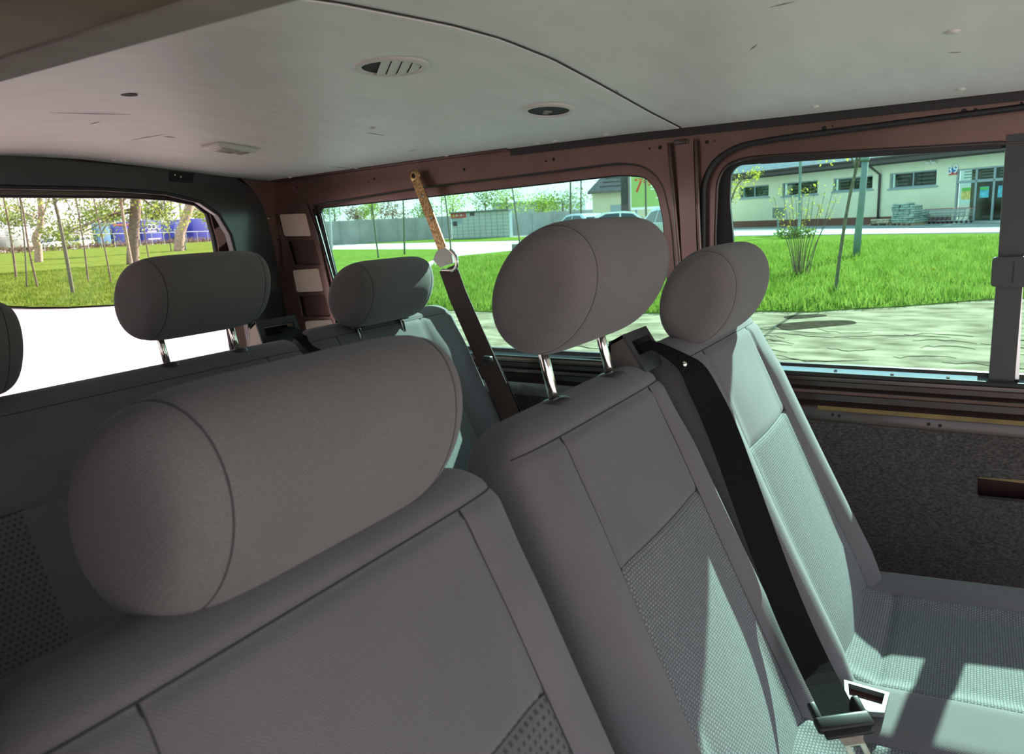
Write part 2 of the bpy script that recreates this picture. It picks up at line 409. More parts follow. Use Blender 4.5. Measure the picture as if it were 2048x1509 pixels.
for px, py, r in [(258, 189, .014), (556, 219, .007)]:
    p = ceil_hit(px, py); MB().disc(p-np.array([0, 0, .0012]), r, (0, 0, 1), 18, .001).build('plug_hole', 'dark_void', ceiling)

for a, c in (((100, 225), (260, 229)), ((262, 280), (330, 268)), ((325, 272), (352, 275)), ((180, 248), (200, 243)), ((730, 265), (770, 271)), ((815, 303), (835, 298)), ((1075, 122), (1115, 130)), ((1125, 150), (1160, 160)), ((1540, 14), (1590, 2)), ((1500, 100), (1515, 88)), ((1895, 105), (1925, 104)), ((665, 332), (700, 336)), ((1230, 178), (1238, 186))):
    p, q = ceil_hit(*a), ceil_hit(*c); MB().tube([p+(q-p)*t-np.array([0, 0, .0006]) for t in (0, .5, 1)], [.0002, .0009, .0002], 4).build('scratch', 'beige_trim', ceiling)
def ceil_n(p):
    e = .02; return Vector((-(ceil_z(p[0]+e, p[1])-ceil_z(p[0]-e, p[1]))/(2*e), -(ceil_z(p[0], p[1]+e)-ceil_z(p[0], p[1]-e))/(2*e), 1)).normalized()
def vent(px, py, r, louvres, label):
    p = ceil_hit(px, py); nv = ceil_n(p); Q = Vector((0, 0, 1)).rotation_difference(nv).to_matrix(); e = empty('air_vent', p, label, 'air vent', 'round headliner air vents')
    b = MB().lathe([(r*.78, -.001), (r*.79, .0045), (r*.83, .006), (r*.95, .005), (r, .002), (r*1.01, -.001)], p, -nv, 40); b.build('bezel', 'cream_plastic', e, smooth=True)
    MB().disc(Vector(p)-nv*.0022, r*.79, nv, 36, .0008).build('duct_dark', 'dark_void', e)  # flat disc coloured with the dark of the open vent
    if louvres:
        Rr = Matrix.Rotation(math.radians(-44), 3, 'Z'); c = Vector(p)
        for i in range(4):
            u0 = -.34+i*.275; L = []
            for u_, sg in ((u0, -1), (u0+.25, -1), (u0+.25, 1), (u0, 1)):
                h_ = math.sqrt(max(.01, .77**2-min(u_, .74)**2)); L.append(c+Q @ Rr @ Vector((min(u_, .76)*r, sg*h_*r, -.0035-(.0022 if u_ == u0 else 0))))
            MB().prism(L, nv*.0014).build('louvre', 'cream_plastic', e)
    else:
        MB().box(Vector(p)+Q @ Vector((.004, .004, -.0032)), (.018, .010, .003), Q @ Matrix.Rotation(math.radians(-44), 3, 'Z')).build('clip', 'beige_trim', e)
        MB().box(Vector(p)+Q @ Vector((.016, .016, -.0032)), (.012, .006, .003), Q @ Matrix.Rotation(math.radians(-44), 3, 'Z')).build('clip_foot', 'beige_trim', e)
    return e
vent(783, 131, .066, True, 'round headliner air vent with a slatted louvre')
vent(1097, 219, .060, False, 'round headliner vent ring with its louvre missing')

p = ceil_hit(460, 294)
e = empty('courtesy_lamp', p, 'small rectangular courtesy lamp on the headliner near the rear window', 'lamp')
nv = ceil_n(p); Rz = Vector((0, 0, 1)).rotation_difference(nv).to_matrix(); pv = lambda x, y, z: Vector(p)+Rz @ Vector((x, y, z))
MB().rbox(pv(0, 0, -.004), (.128, .074, .014), .006, Rz).build('housing', 'cream_plastic', e, auto=35)
MB().rbox(pv(-.012, 0, -.0105), (.066, .048, .006), .0025, Rz).build('lens', 'lens', e, auto=35)
MB().rbox(pv(.040, 0, -.0105), (.018, .036, .005), .002, Rz).build('switch', 'beige_trim', e, auto=35)

# ---- right-hand body side
YZ = lambda P, X=WX: [(float(q[1]), float(q[2])) for q in (on_x(a, c, X) for a, c in P)]
def at_x(X, L): return [(X, y, z) for y, z in L]
w3_out = YZ([(622, 410), (830, 376), (1100, 343), (1240, 325), (1290, 331), (1325, 363), (1343, 440), (1362, 690), (1364, 745), (985, 738), (705, 705), (676, 600)])
w3_gl = YZ([(637, 416), (830, 396), (1100, 366), (1245, 349), (1294, 353), (1316, 384), (1327, 440), (1347, 722), (985, 713), (697, 690), (672, 560)], 1.955)
w3_out = round_loop(w3_out, [.015]+[.05]*6+[0, .01, 0, .01, 0]); w3_gl = round_loop(w3_gl, [.02, 0, 0, .03, .03, .03, 0, .02, 0, .02, 0])
w2o = YZ([(1405, 745), (1406, 489), (1406, 365), (1428, 321), (1475, 292), (1556, 277), (2048, 214)])
w2_out = round_loop([(-.82, w2o[0][1])]+w2o+[(-.82, w2o[-1][1])], [.01, .01, .01, .04, .04, .04, .04, 0, .01])
w2m = YZ([(1436, 748), (1431, 475), (1435, 365), (1450, 332), (1490, 316), (1560, 311), (2048, 284)], 1.95)
w2_mid = round_loop([(-.80, w2m[0][1])]+w2m+[(-.80, w2m[-1][1])], [.01, .01, .01, .03, .03, .03, .03, 0, .01])
w2g = YZ([(1477, 741), (1468, 475), (1461, 402), (1464, 345), (1478, 331), (1540, 326), (2005, 297)], 1.97)
w2_gl = round_loop([(-.78, w2g[0][1])]+w2g+[(-.78, w2g[-1][1])], [.01, .01, .01, .02, .02, .02, 0, 0, .01])
w3_out = [(y, max(z, 1.196)) for y, z in w3_out]; w2_out = [(y, max(z, 1.196)) for y, z in w2_out]
pan_out = YZ([(550, 422), (612, 408), (633, 470), (660, 590), (682, 720), (612, 724), (585, 585), (565, 490)])
wall_out = [(1.86, 1.06), (1.86, 1.188), (YF, 1.188), (YF, 1.835), (.5, 1.835), (1.6, 1.815), (2.155, 1.795), (2.155, 1.06)]
wall = struct(MB().plate(at_x(WX, wall_out), [at_x(WX, w3_out), at_x(WX, w2_out), at_x(WX, [(y*1+(2.03-y)*.06, z+(1.43-z)*.03) for y, z in pan_out])], (.006, 0, 0)).build('wall_right', 'paint'),
              'brown painted bare metal side of the van', 'wall')
def frame_plate(name, X, outer, hole, m, th, parent): return MB().plate(at_x(X, outer), [at_x(X, hole)], (th, 0, 0)).build(name, m, parent)
grow = lambda L, d: [(y+math.copysign(d, y-np.mean([q[0] for q in L])), z+math.copysign(d, z-np.mean([q[1] for q in L]))) for y, z in L]
rect = lambda y0, y1, z0, z1: [(y0, z0), (y1, z0), (y1, z1), (y0, z1)]
frame_plate('window_flange', 1.952, rect(.60, 1.99, min(z for _, z in w3_gl)-.006, 1.80), w3_gl, 'paint', .006, wall)
frame_plate('window_flange', 1.948, rect(-.9, .597, min(z for _, z in w2_mid)-.004, 1.80), w2_mid, 'paint', .006, wall)
# rolled edges around the openings; black ones paint in the shade of deep grooves
def loop_tube(name, X, L, r, m, parent, sl_=slice(None)):
    P = at_x(X, L); P = P+[P[0]] if sl_ == slice(None) else P[sl_]
    return MB().tube(P, r, 6).build(name, m, parent, smooth=True)
loop_tube('dark_edge', WX+.004, w3_out, .0045, 'rubber', wall)
loop_tube('dark_edge', WX+.002, w2_out, .0075, 'rubber', wall)
loop_tube('dark_edge', 1.948, w2_mid, .004, 'paint_dark', wall)
# windows: seal and pane
w1 = struct(frame_plate('window_1', 1.966, rect(.62, 1.97, 1.16, 1.74), w3_gl, 'rubber', .005, None), 'rear quarter window of the van behind the bent belt bracket', 'window')
loop_tube('window_seal', 1.958, w3_gl, .004, 'rubber', w1)
MB().plate(at_x(1.970, grow(w3_gl, .008)), [], (.003, 0, 0)).build('pane', 'glass_green', w1)
w2 = struct(frame_plate('window_2', 1.962, rect(-.85, .60, 1.16, 1.74), w2_gl, 'rubber', .012, None), 'sliding side window of the van with dark centre post', 'window')
MB().plate(at_x(1.970, grow(w2_gl, .006)), [], (.003, 0, 0)).build('pane', 'glass_green', w2)
# black strip of old adhesive hanging under the window header
q = [on_x(a, c, 1.945) for a, c in ((1512, 316), (1560, 308), (1620, 309), (1700, 302), (1780, 300), (1850, 291), (2004, 281), (2003, 298), (1850, 307), (1700, 316), (1522, 328))]
MB().prism(q, (.012, 0, 0)).build('header_seal', 'rubber', w2)
# centre post of the sliding window + latch
q = [on_x(a, c, 1.945) for a, c in ((2013, 270), (2060, 265), (2046, 560), (2028, 778), (1976, 778), (1996, 520))]
po = MB().prism(q, (.03, 0, 0)).build('window_post', 'post_plastic', w2)
q = [on_x(a, c, 1.932) for a, c in ((1985, 515), (2075, 512), (2070, 575), (1981, 573))]
lq = round_loop([(y, z) for _, y, z in q], .008)
la = MB().prism(at_x(1.926, lq), (.02, 0, 0)).build('latch', 'post_plastic', w2)
MB().box(on_x(2027, 545, 1.9255), (.002, .002, .045)).build('latch_split', 'rubber', la)
q = [on_x(a, c, 1.955) for a, c in ((2046, 420), (2052, 420), (2038, 760), (2030, 760))]
MB().prism(q, (.01, 0, 0)).build('sash_edge', 'alu', w2)

# pillar between the windows: raised box section with two ridges
q = [on_x(a, c, 1.915) for a, c in ((1352, 280), (1386, 276), (1400, 700), (1402, 780), (1378, 780), (1372, 690))]
pil = MB().prism(q, (.016, 0, 0)).build('pillar', 'paint', wall)
for path in ([(1338, 286), (1350, 420), (1366, 600), (1374, 770)], [(1391, 280), (1396, 420), (1402, 560), (1406, 770)]):
    MB().tube([on_x(a, c, 1.918) for a, c in path], .0055, 6).build('ridge', 'paint', wall, smooth=True)
MB().rbox(on_x(1363, 284, 1.912), (.01, .036, .012), .003).build('bracket', 'paint_dark', wall, auto=35)
# holes in the rail
for a, c, r in [(593, 376, .004), (582, 380, .002), (748, 358, .0045), (737, 364, .0025), (928, 339, .0045), (1107, 319, .0045), (1092, 322, .003), (1320, 295, .005), (1299, 297, .003), (1414, 284, .0048), (1429, 282, .002),
                (1648, 257, .0055), (1665, 252, .002), (1928, 223, .006), (1951, 220, .004), (2043, 206, .003)]:
    MB().disc(on_x(a, c, WX-.0008), r, (1, 0, 0), 12, .001).build('screw_hole', 'dark_void', wall)
# black seal strip where headliner meets the wall
p0 = [(1.905, y, ceil_z(1.905, y)-.004) for y in np.linspace(YF, 1.15, 24)]
MB().ribbon([(1.924, y, z-.004) for _, y, z in p0], .022, (0, 0, 1), .008).build('headliner_seal', 'rubber', wall)
p0 = [(1.905, y, ceil_z(1.905, y)-.001) for y in np.linspace(1.15, 2.12, 14)]
MB().ribbon(p0, .02, (1, 0, 0), .005).build('headliner_edge', 'paint_dark', wall)

# belt rails below the windows: one pressed profile
prof = [(1.972, 1.214), (1.966, 1.204), (1.944, 1.196), (1.942, 1.180), (1.955, 1.174), (1.955, 1.162), (1.934, 1.156), (1.930, 1.150), (1.948, 1.143), (1.948, 1.128), (1.922, 1.120), (1.916, 1.114), (1.918, 1.080), (1.935, 1.078)]
def rail(name, pr, y0, y1, m, parent):
    k = len(pr); v = [(x, y0, z) for x, z in pr]+[(x, y1, z) for x, z in pr]
    return MB().add(v, [(i, i+1, k+i+1, k+i) for i in range(k-1)]).build(name, m, parent, auto=50)
rail('belt_rail', prof, YF, 2.15, 'paint_dark', wall)
rail('sill_strip', [(1.9665, 1.2065), (1.9425, 1.198), (1.9425, 1.190)], -.03, .56, 'alu', wall)
for a in (1671, 1784, 1896): MB().disc(on_z(a, np.interp(a, [1671, 1896], [742, 755]), 1.203)+np.array([0, 0, 0]), .004, (-.3, 0, 1), 10, .001).build('screw_hole', 'dark_void', wall)
rail('worn_rail', [(1.9205, 1.1205), (1.9145, 1.1145), (1.9165, 1.080)], .60, 1.9, 'worn_rail', wall)
rail('rail_glint', [(1.9325, 1.1565), (1.9285, 1.1505), (1.931, 1.148)], YF, .56, 'paint', wall)  # lighter strip on the ridge, a highlight put into the colour
rail('rail_glint', [(1.9205, 1.1205), (1.9145, 1.1145), (1.9148, 1.1115)], -.25, .30, 'ochre_paint', wall)  # ochre strip that paints a golden highlight on the lower ridge
for a, c in ((1857, 849), (1880, 852), (1665, 830), (1678, 832)): MB().disc(on_x(a, c, 1.9155), .004, (1, 0, 0), 10, .001).build('screw_hole', 'dark_void', wall)
# carpeted lower panel with its pocket
cp_hole = YZ([(1955, 955), (2120, 966), (2120, 1012), (1955, 997)], 1.915)
cp = MB().plate(at_x(1.915, [(YF, .42), (2.15, .42), (2.15, 1.083), (YF, 1.083)]), [at_x(1.915, round_loop(cp_hole, .006))], (.02, 0, 0)).build('side_carpet_panel', 'carpet')
tag(cp, 'dark grey felt covered lower side panel beside the bench seats', 'panel')
MB().plate(at_x(1.919, rect(-.32, .06, .98, 1.082)), [], (.003, 0, 0)).build('pocket_back', 'ochre_paint', cp)
MB().disc(on_x(1879, 877, 1.9142), .006, (1, 0, 0), 12, .001).build('rivet', 'grey_plastic', cp)
struct(MB().box((2.0, .45, .70), (.02, 3.4, 1.02)).build('wall_outer', 'body_outer'), 'outer skin of the van side', 'wall')
struct(MB().box((1.0, .45, .47), (1.96, 3.4, .04)).build('floor', 'floor_carpet'), 'dark carpeted van floor', 'floor')

# ---- rear corner pillar panel: beige inserts and brown recesses
pp = MB()
cells = [((556, 428), (612, 426), (623, 474), (567, 474)), ((574, 482), (630, 481), (642, 531), (588, 530)), ((583, 540), (637, 536), (648, 584), (592, 586)),
         ((597, 592), (650, 590), (661, 634), (605, 634)), ((607, 642), (664, 638), (676, 694), (617, 697))]
cl = [round_loop(YZ(c, 1.922), .010) for c in cells]
panel = pp.plate(at_x(1.922, YZ([(548, 420), (612, 407), (634, 470), (662, 590), (684, 722), (612, 726), (583, 585), (563, 490)], 1.922)), [at_x(1.922, c) for c in cl], (.006, 0, 0)).build('pillar_panel', 'paint')
tag(panel, 'brown rear pillar panel with beige and brown rectangular fields', 'panel')
MB().prism(at_x(1.944, YZ([(545, 415), (620, 400), (645, 470), (672, 590), (692, 730), (608, 730), (575, 585), (555, 490)], 1.944)), (.003, 0, 0)).build('backing', 'paint_dark', panel)
for i, c in enumerate(cl):
    if i % 2 == 0:
        my, mz = np.mean([q[0] for q in c]), np.mean([q[1] for q in c])
        MB().prism(at_x(1.924, [(my+(y-my)*.95, mz+(z-mz)*.95) for y, z in c]), (.01, 0, 0)).build('beige_insert', 'beige_plastic', panel)
        MB().prism(at_x(1.935, c), (.002, 0, 0)).build('recess_back', 'paint_dark', panel)
    else:
        MB().prism(at_x(1.938, c), (.002, 0, 0)).build('recess_back', 'paint', panel)
    MB().tube(at_x(1.922, c+[c[0]]), .0018, 5).build('field_edge', 'paint', panel, smooth=True)

# ---- rear end: dark opening frame, bare tailgate with its window
XZ = lambda P, Y: [(float(q[0]), float(q[2])) for q in (on_y(a, c, Y) for a, c in P)]
def at_y(Y, L): return [(x, Y, z) for x, z in L]
Y1 = 2.13
inn = XZ([(0, 374), (200, 378), (330, 387), (400, 404), (438, 430), (462, 470), (480, 540), (505, 690)], Y1)
out_ = XZ([(0, 308), (350, 340), (470, 356), (505, 378), (528, 415), (545, 480), (575, 640), (588, 700)], Y1)
fr_out = [(.28, .5), (.28, 1.80)]+out_+[(out_[-1][0]+.01, .5)]
fr_in = [(.42, .62), (.42, 1.66), (.50, 1.755)]+inn+[(inn[-1][0], .62)]
rear = struct(MB().plate(at_y(Y1, fr_out), [at_y(Y1, fr_in)], (0, .03, 0)).build('wall_rear', 'black_paint'), 'glossy black frame of the rear door opening', 'wall')
MB().tube(at_y(Y1, inn), .006, 6).build('opening_seal', 'rubber', rear, smooth=True)
q = XZ([(338, 342), (388, 347), (386, 366), (338, 363)], Y1-.001)
MB().prism(at_y(Y1-.0012, round_loop(q, .003, 3)), (0, .002, 0)).build('latch_cutout', 'dark_void', rear)
for a, c in ((350, 350), (362, 354)): MB().disc(on_y(a, c, Y1-.0015), .003, (0, 1, 0), 8, .0005).build('bolt', 'steel', rear)
# painted corner strip between frame and side wall
cs = XZ([(478, 352), (560, 362), (566, 372), (548, 420), (566, 490), (586, 585), (614, 724)], 2.135)
cs2 = XZ([(600, 724), (572, 640), (543, 480), (526, 415), (503, 376)], 2.135)
corner = MB().prism(at_y(2.137, cs+cs2), (0, .03, 0)).build('corner_strip', 'paint', rear)
for a, c in ((556, 480), (563, 512), (580, 600), (540, 437)): MB().disc(on_y(a, c, 2.1355), .0035, (0, 1, 0), 10, .001).build('screw_hole', 'dark_void', rear)
for a, c in ((568, 520), (572, 548), (577, 575), (539, 437)): MB().lathe([(.0005, .004), (.006, .001), (.008, 0)], on_y(a, c, 2.1368), (0, -1, 0), 10).build('dimple', 'paint', rear, smooth=True)
Y2 = 2.20
gl = XZ([(0, 390), (250, 392), (340, 397), (395, 408), (420, 428), (434, 480), (470, 700)], Y2)
tg_hole = [(.46, 1.16), (.46, 1.62), (.56, 1.725)]+gl+[(gl[-1][0]+.01, 1.16)]
tail = struct(MB().plate(at_y(Y2, [(.2, .5), (.2, 1.84), (1.98, 1.84), (1.98, .5)]), [at_y(Y2, tg_hole)], (0, .02, 0)).build('door_1', 'paint'), 'bare painted tailgate with its rear window', 'door')
wr = struct(MB().plate(at_y(Y2+.024, grow(tg_hole, .03)), [at_y(Y2+.024, tg_hole)], (0, .006, 0)).build('window_3', 'rubber'), 'tailgate window overlooking the road and lawn', 'window')
MB().plate(at_y(Y2+.028, grow(tg_hole, .02)), [], (0, .003, 0)).build('pane', 'glass_rear', wr)
MB().tube(at_y(Y2+.012, tg_hole[3:]), .007, 6).build('window_seal', 'rubber', wr, smooth=True)

# ---- header of the open sliding door right above the camera (ochre paint, felt trim, dark seal)
def bar_y(pts, y0, y1):
    k = len(pts); v = [(x, y0, z) for x, z in pts]+[(x, y1, z) for x, z in pts]
    return MB().add(v, [(i, (i+1) % k, k+(i+1) % k, k+i) for i in range(k)]+[tuple(range(k))[::-1], tuple(range(k, 2*k))])
hd = struct(bar_y([(.330, 1.7445), (.322, 1.7425), (.235, 1.7495), (.20, 1.76), (.20, 1.82), (.33, 1.82)], YF, 1.05).build('trim_1', 'header_paint', auto=40), 'ochre painted header of the open sliding door', 'door header')
bar_y([(.372, 1.7465), (.366, 1.7415), (.326, 1.7415), (.323, 1.7455), (.323, 1.81), (.40, 1.815)], YF, 2.1).build('felt_trim', 'beige_trim', hd, auto=40)
MB().tube([(.222, YF, 1.744), (.222, 1.05, 1.744)], .012, 10).build('door_seal', 'rubber', hd, smooth=True)
# far side quarter panel on the camera's side, with its window hole; unseen, carried forward to block light
lw = rect(1.00, 1.98, 1.20, 1.70)
struct(MB().plate(at_x(.07, rect(.30, 2.16, .42, 1.82)), [at_x(.07, round_loop(lw, .06))], (.02, 0, 0)).build('wall_left', 'paint'), 'painted rear quarter of the van behind the sliding door', 'wall')
w4 = struct(MB().plate(at_x(.060, round_loop(grow(lw, .02), .06)), [at_x(.060, round_loop(lw, .06))], (.006, 0, 0)).build('window_4', 'rubber'), 'rear quarter window on the sliding door side', 'window')
MB().plate(at_x(.064, round_loop(grow(lw, .01), .06)), [], (.003, 0, 0)).build('pane', 'glass_rear', w4)

# ================================================================== SEATS
REC = math.radians(21)
def split_mesh(name, V, F, UV, mask, m1, n2, m2, parent):
    """build V/F as two objects: faces outside mask (cloth) and inside mask (woven insert, a child of the cloth)"""
    def one(nm, sel, m, par):
        fs = [F[i] for i in np.nonzero(sel)[0]]; idx = sorted({k for f in fs for k in f}); mp_ = {k: i for i, k in enumerate(idx)}
        me = bpy.data.meshes.new(nm); me.from_pydata([tuple(V[k]) for k in idx], [], [tuple(mp_[k] for k in f) for f in fs]); me.update()
        ul = me.uv_layers.new(name='UVMap'); lv = np.empty(len(me.loops), np.int32); me.loops.foreach_get('vertex_index', lv)
        ul.data.foreach_set('uv', np.asarray(UV)[np.array(idx)][lv].astype(np.float32).ravel())
        me.polygons.foreach_set('use_smooth', [True]*len(me.polygons)); me.materials.append(M[m])
        o = bpy.data.objects.new(nm, me); COL.objects.link(o)
        if par is not None: attach(o, par)
        return o
    mask_ = np.asarray(mask).astype(int); a = one(name, mask_ == 0, m1, parent)
    for k in range(1, int(mask_.max())+1 if len(mask_) else 0): one(n2, mask_ == k, m2, a)
    return a
def sstep(x, a, b): t = np.clip((x-a)/(b-a), 0, 1); return t*t*(3-2*t)

class Back:
    """one seat's backrest: rounded slab, side bolsters, sewn seams. u across, w up the back, t rearward."""
    def __init__(s, xc, yt, zt, hw=.226, H=.66, rec=REC, us=(.128, .138), ins=.195, ru=.062, cs=(0.,), n=4.6):
        s.xc, s.yt, s.zt, s.hw, s.H, s.rec, s.us, s.ins, s.cs = xc, yt, zt, hw, H, rec, us, ins, np.array(cs)
        s.r, s.ru, s.rd, s.hd, s.n = .062, ru, .050, .060, n
        s.wt = H-.040
    def loc(s, u): return np.abs(np.asarray(u, float)[..., None]-s.cs).min(-1)
    def dims(s, w):
        a = np.clip((w-(s.H-s.r))/s.r, 0, 1); c = np.sqrt(np.maximum(0, 1-a*a))
        tap = .004*np.clip((w-.25)/.3, 0, 1)
        return s.hw-tap-s.ru*(1-c), s.hd-s.rd*(1-c)
    def useam(s, w): return s.us[0]+(s.us[1]-s.us[0])*np.clip((s.H-w)/.4, 0, 1)
    def disp(s, u, w):
        """forward puffiness of the front face"""
        a = s.loc(u); e_ = np.abs(u); fade = sstep(s.H-w, .03, .16); low = np.clip((s.H-w)/s.H, 0, 1)
        low = np.clip((s.H-w)/.56, 0, 1); d = (.010+.022*low)*sstep(a, s.useam(w)-.03, s.useam(w)+.05)*fade*(1-sstep(e_, s.hw-.045, s.hw))
        d += .030*low**1.5
        d += .006*fade*np.cos(np.clip(a/s.useam(w), 0, 1)*np.pi/2)
        g = .0045
        d -= g*np.exp(-((a-s.useam(w))/.0055)**2)*(w < s.wt)
        d -= g*np.exp(-((w-(s.H-s.ins))/.0050)**2)*(a < s.useam(w))
        d -= g*np.exp(-((w-s.wt)/.0055)**2)
        return d
    def front(s, u, w):
        hw, hd = s.dims(np.asarray(w, float)); q = np.clip(np.abs(u)/hw, 0, 1)
        return -hd*(1-q**s.n)**(1/s.n)-s.disp(np.asarray(u, float), np.asarray(w, float))*(1-q**s.n)**(1/s.n)
    def world(s, u, w, t):
        u, w, t = np.broadcast_arrays(np.asarray(u, float), np.asarray(w, float), np.asarray(t, float))
        sr, cr_ = math.sin(s.rec), math.cos(s.rec)
        return np.stack([s.xc+u, s.yt+(w-s.H)*sr+t*cr_, s.zt+(w-s.H)*cr_-t*sr], -1)
    def fpt(s, u, w, off=0.): return s.world(u, w, s.front(u, w)-off)
    def build(s, parent, weave='weave', name='backrest'):
        al = np.linspace(0, np.pi/2, 18); W = np.concatenate([np.linspace(0, s.H-s.r, 104, endpoint=False), s.H-s.r+s.r*np.sin(al)])
        Mn = 220*len(s.cs); th = np.linspace(0, 2*np.pi, Mn, endpoint=False)+1e-4
        c, sn = np.cos(th), np.sin(th)
        cu = np.sign(c)*np.abs(c)**(2/s.n); st = np.sign(sn)*np.abs(sn)**(2/s.n)
        hw, hd = s.dims(W); hw[-1] = hw[-2]*.999
        U = hw[:, None]*cu[None]; Wg = np.repeat(W[:, None], Mn, 1)
        T = hd[:, None]*st[None]; fr = np.clip(-st, 0, 1)[None]
        T = T-s.disp(U, Wg)*fr
        P = s.world(U, Wg, T).reshape(-1, 3); nr = len(W)
        # metric uv: arc length round the ring, w up
        arc = np.cumsum(np.hypot(np.diff(np.append(hw.max()*cu, hw.max()*cu[0])), np.diff(np.append(hd.max()*st, hd.max()*st[0]))))
        arc = np.concatenate([[0], arc[:-1]]); front = st < 0
        ug = np.where(front[None], U, np.repeat(arc[None], nr, 0)); UV = np.stack([ug, Wg], -1).reshape(-1, 2)
        i = np.arange(nr-1)[:, None]*Mn; j = np.arange(Mn)[None]; jn = (j+1) % Mn
        Q = np.stack([i+j, i+jn, i+Mn+jn, i+Mn+j], -1).reshape(-1, 4)
        uc = U[:-1].ravel()[:0]
        um = ((U[:-1]+np.roll(U[:-1], -1, 1))/2).ravel(); wm = ((Wg[:-1]+Wg[1:])/2).ravel(); fm = np.repeat((front & np.roll(front, -1))[None], nr-1, 0).ravel()
        mask = (fm & (s.loc(um) < s.useam(wm)) & (wm < s.H-s.ins))*(1+np.abs(um[:, None]-s.cs).argmin(-1))
        F = [tuple(q) for q in Q]; F.append(tuple(range((nr-1)*Mn, nr*Mn))); F.append(tuple(range(Mn))[::-1]); mask = np.append(mask, [0, 0])
        o = split_mesh(name, P, F, UV, mask, 'cloth', 'woven_insert', weave, parent)
        def seam(u, w): MB().tube(s.fpt(np.array(u), np.array(w), .0004), .0010, 5).build('seam', 'seam', o, smooth=True)
        for c0 in s.cs:
            for sg in (-1, 1):
                ww = np.linspace(s.wt, .02, 60); seam(c0+sg*s.useam(ww), ww)
            uu = np.linspace(-1, 1, 41)*(s.useam(s.H-s.ins)); seam(c0+uu, np.full(41, s.H-s.ins))
        hwm = s.dims(np.array(s.wt))[0]; uu = np.linspace(-.985, .985, 60)*hwm; seam(uu, np.full(60, s.wt))
        return o

HR = dict(h=.153, a=.087, b=.062, t=-.480, n=2.05, m=5.5, k=.065)
def headrest(c, parent, tilt=0., posts=True, base=None, post_dx=.085, lean=math.radians(13), fixed_len=None):
    h, a, bb, t, n, m = (HR[k] for k in ('h', 'a', 'b', 't', 'n', 'm')); t = t+tilt
    nu, nph = 70, 72; q = np.linspace(-1, 1, nu); u = np.sign(q)*(1-(1-np.abs(q))**1.9)
    u[0], u[-1] = -1, 1
    r = np.maximum((1-np.abs(u)**m), 0)**(1/m); ph = np.linspace(0, 2*np.pi, nph, endpoint=False)
    cu = np.sign(np.cos(ph))*np.abs(np.cos(ph))**(2/n); su = np.sign(np.sin(ph))*np.abs(np.sin(ph))**(2/n)
    us = .80; g = 1-.018*np.exp(-((np.abs(u)-us)/.02)**2); r = r*g
    X = (h*u)[:, None]*(1+HR['k']*su[None]*r[:, None]); A = a*r[:, None]*cu[None]; B = bb*r[:, None]*su[None]
    def w_(X, A, B): return np.stack([c[0]+X, c[1]+A*math.sin(t)+B*math.cos(t), c[2]+A*math.cos(t)-B*math.sin(t)], -1)
    P = w_(X, A, B).reshape(-1, 3)
    UV = np.stack([X+B*.2, np.repeat((ph*.078)[None], nu, 0)], -1).reshape(-1, 2)
    i = np.arange(nu-1)[:, None]*nph; j = np.arange(nph)[None]; jn = (j+1) % nph
    F = [tuple(k) for k in np.stack([i+j, i+jn, i+nph+jn, i+nph+j], -1).reshape(-1, 4)]
    o = split_mesh('headrest', P, F, UV, np.zeros(len(F), bool), 'headrest_cloth', '', 'weave', parent)
    for sg in (-1, 1):
        rr = (1-us**m)**(1/m)*.984
        ring = w_(sg*us*h*(1+HR['k']*np.append(su, su[0])), a*rr*np.append(cu, cu[0]), bb*rr*np.append(su, su[0]))
        MB().tube(ring, .0008, 5, cap=False).build('seam', 'seam', o, smooth=True)
    if posts:
        for sg in (-1, 1):
            x = c[0]+sg*post_dx; top = np.array([x, c[1]+.038, c[2]-.03])
            zb = base[2]-.03;  d = np.array([0, math.sin(lean), math.cos(lean)]); k = (top[2]-zb)/d[2]; bot = top-d*k
            MB().tube([bot, top], .0068, 14).build('post', 'chrome', o, smooth=True)
            k2 = (top[2]-base[2]-.003)/d[2]; cpos = top-d*k2
            MB().lathe([(.0075, .007), (.014, .0065), (.0205, .003), (.0215, -.003)], cpos, (0, math.sin(lean), math.cos(lean)), 20).build('collar', 'black_plastic', parent, smooth=True)
    return o

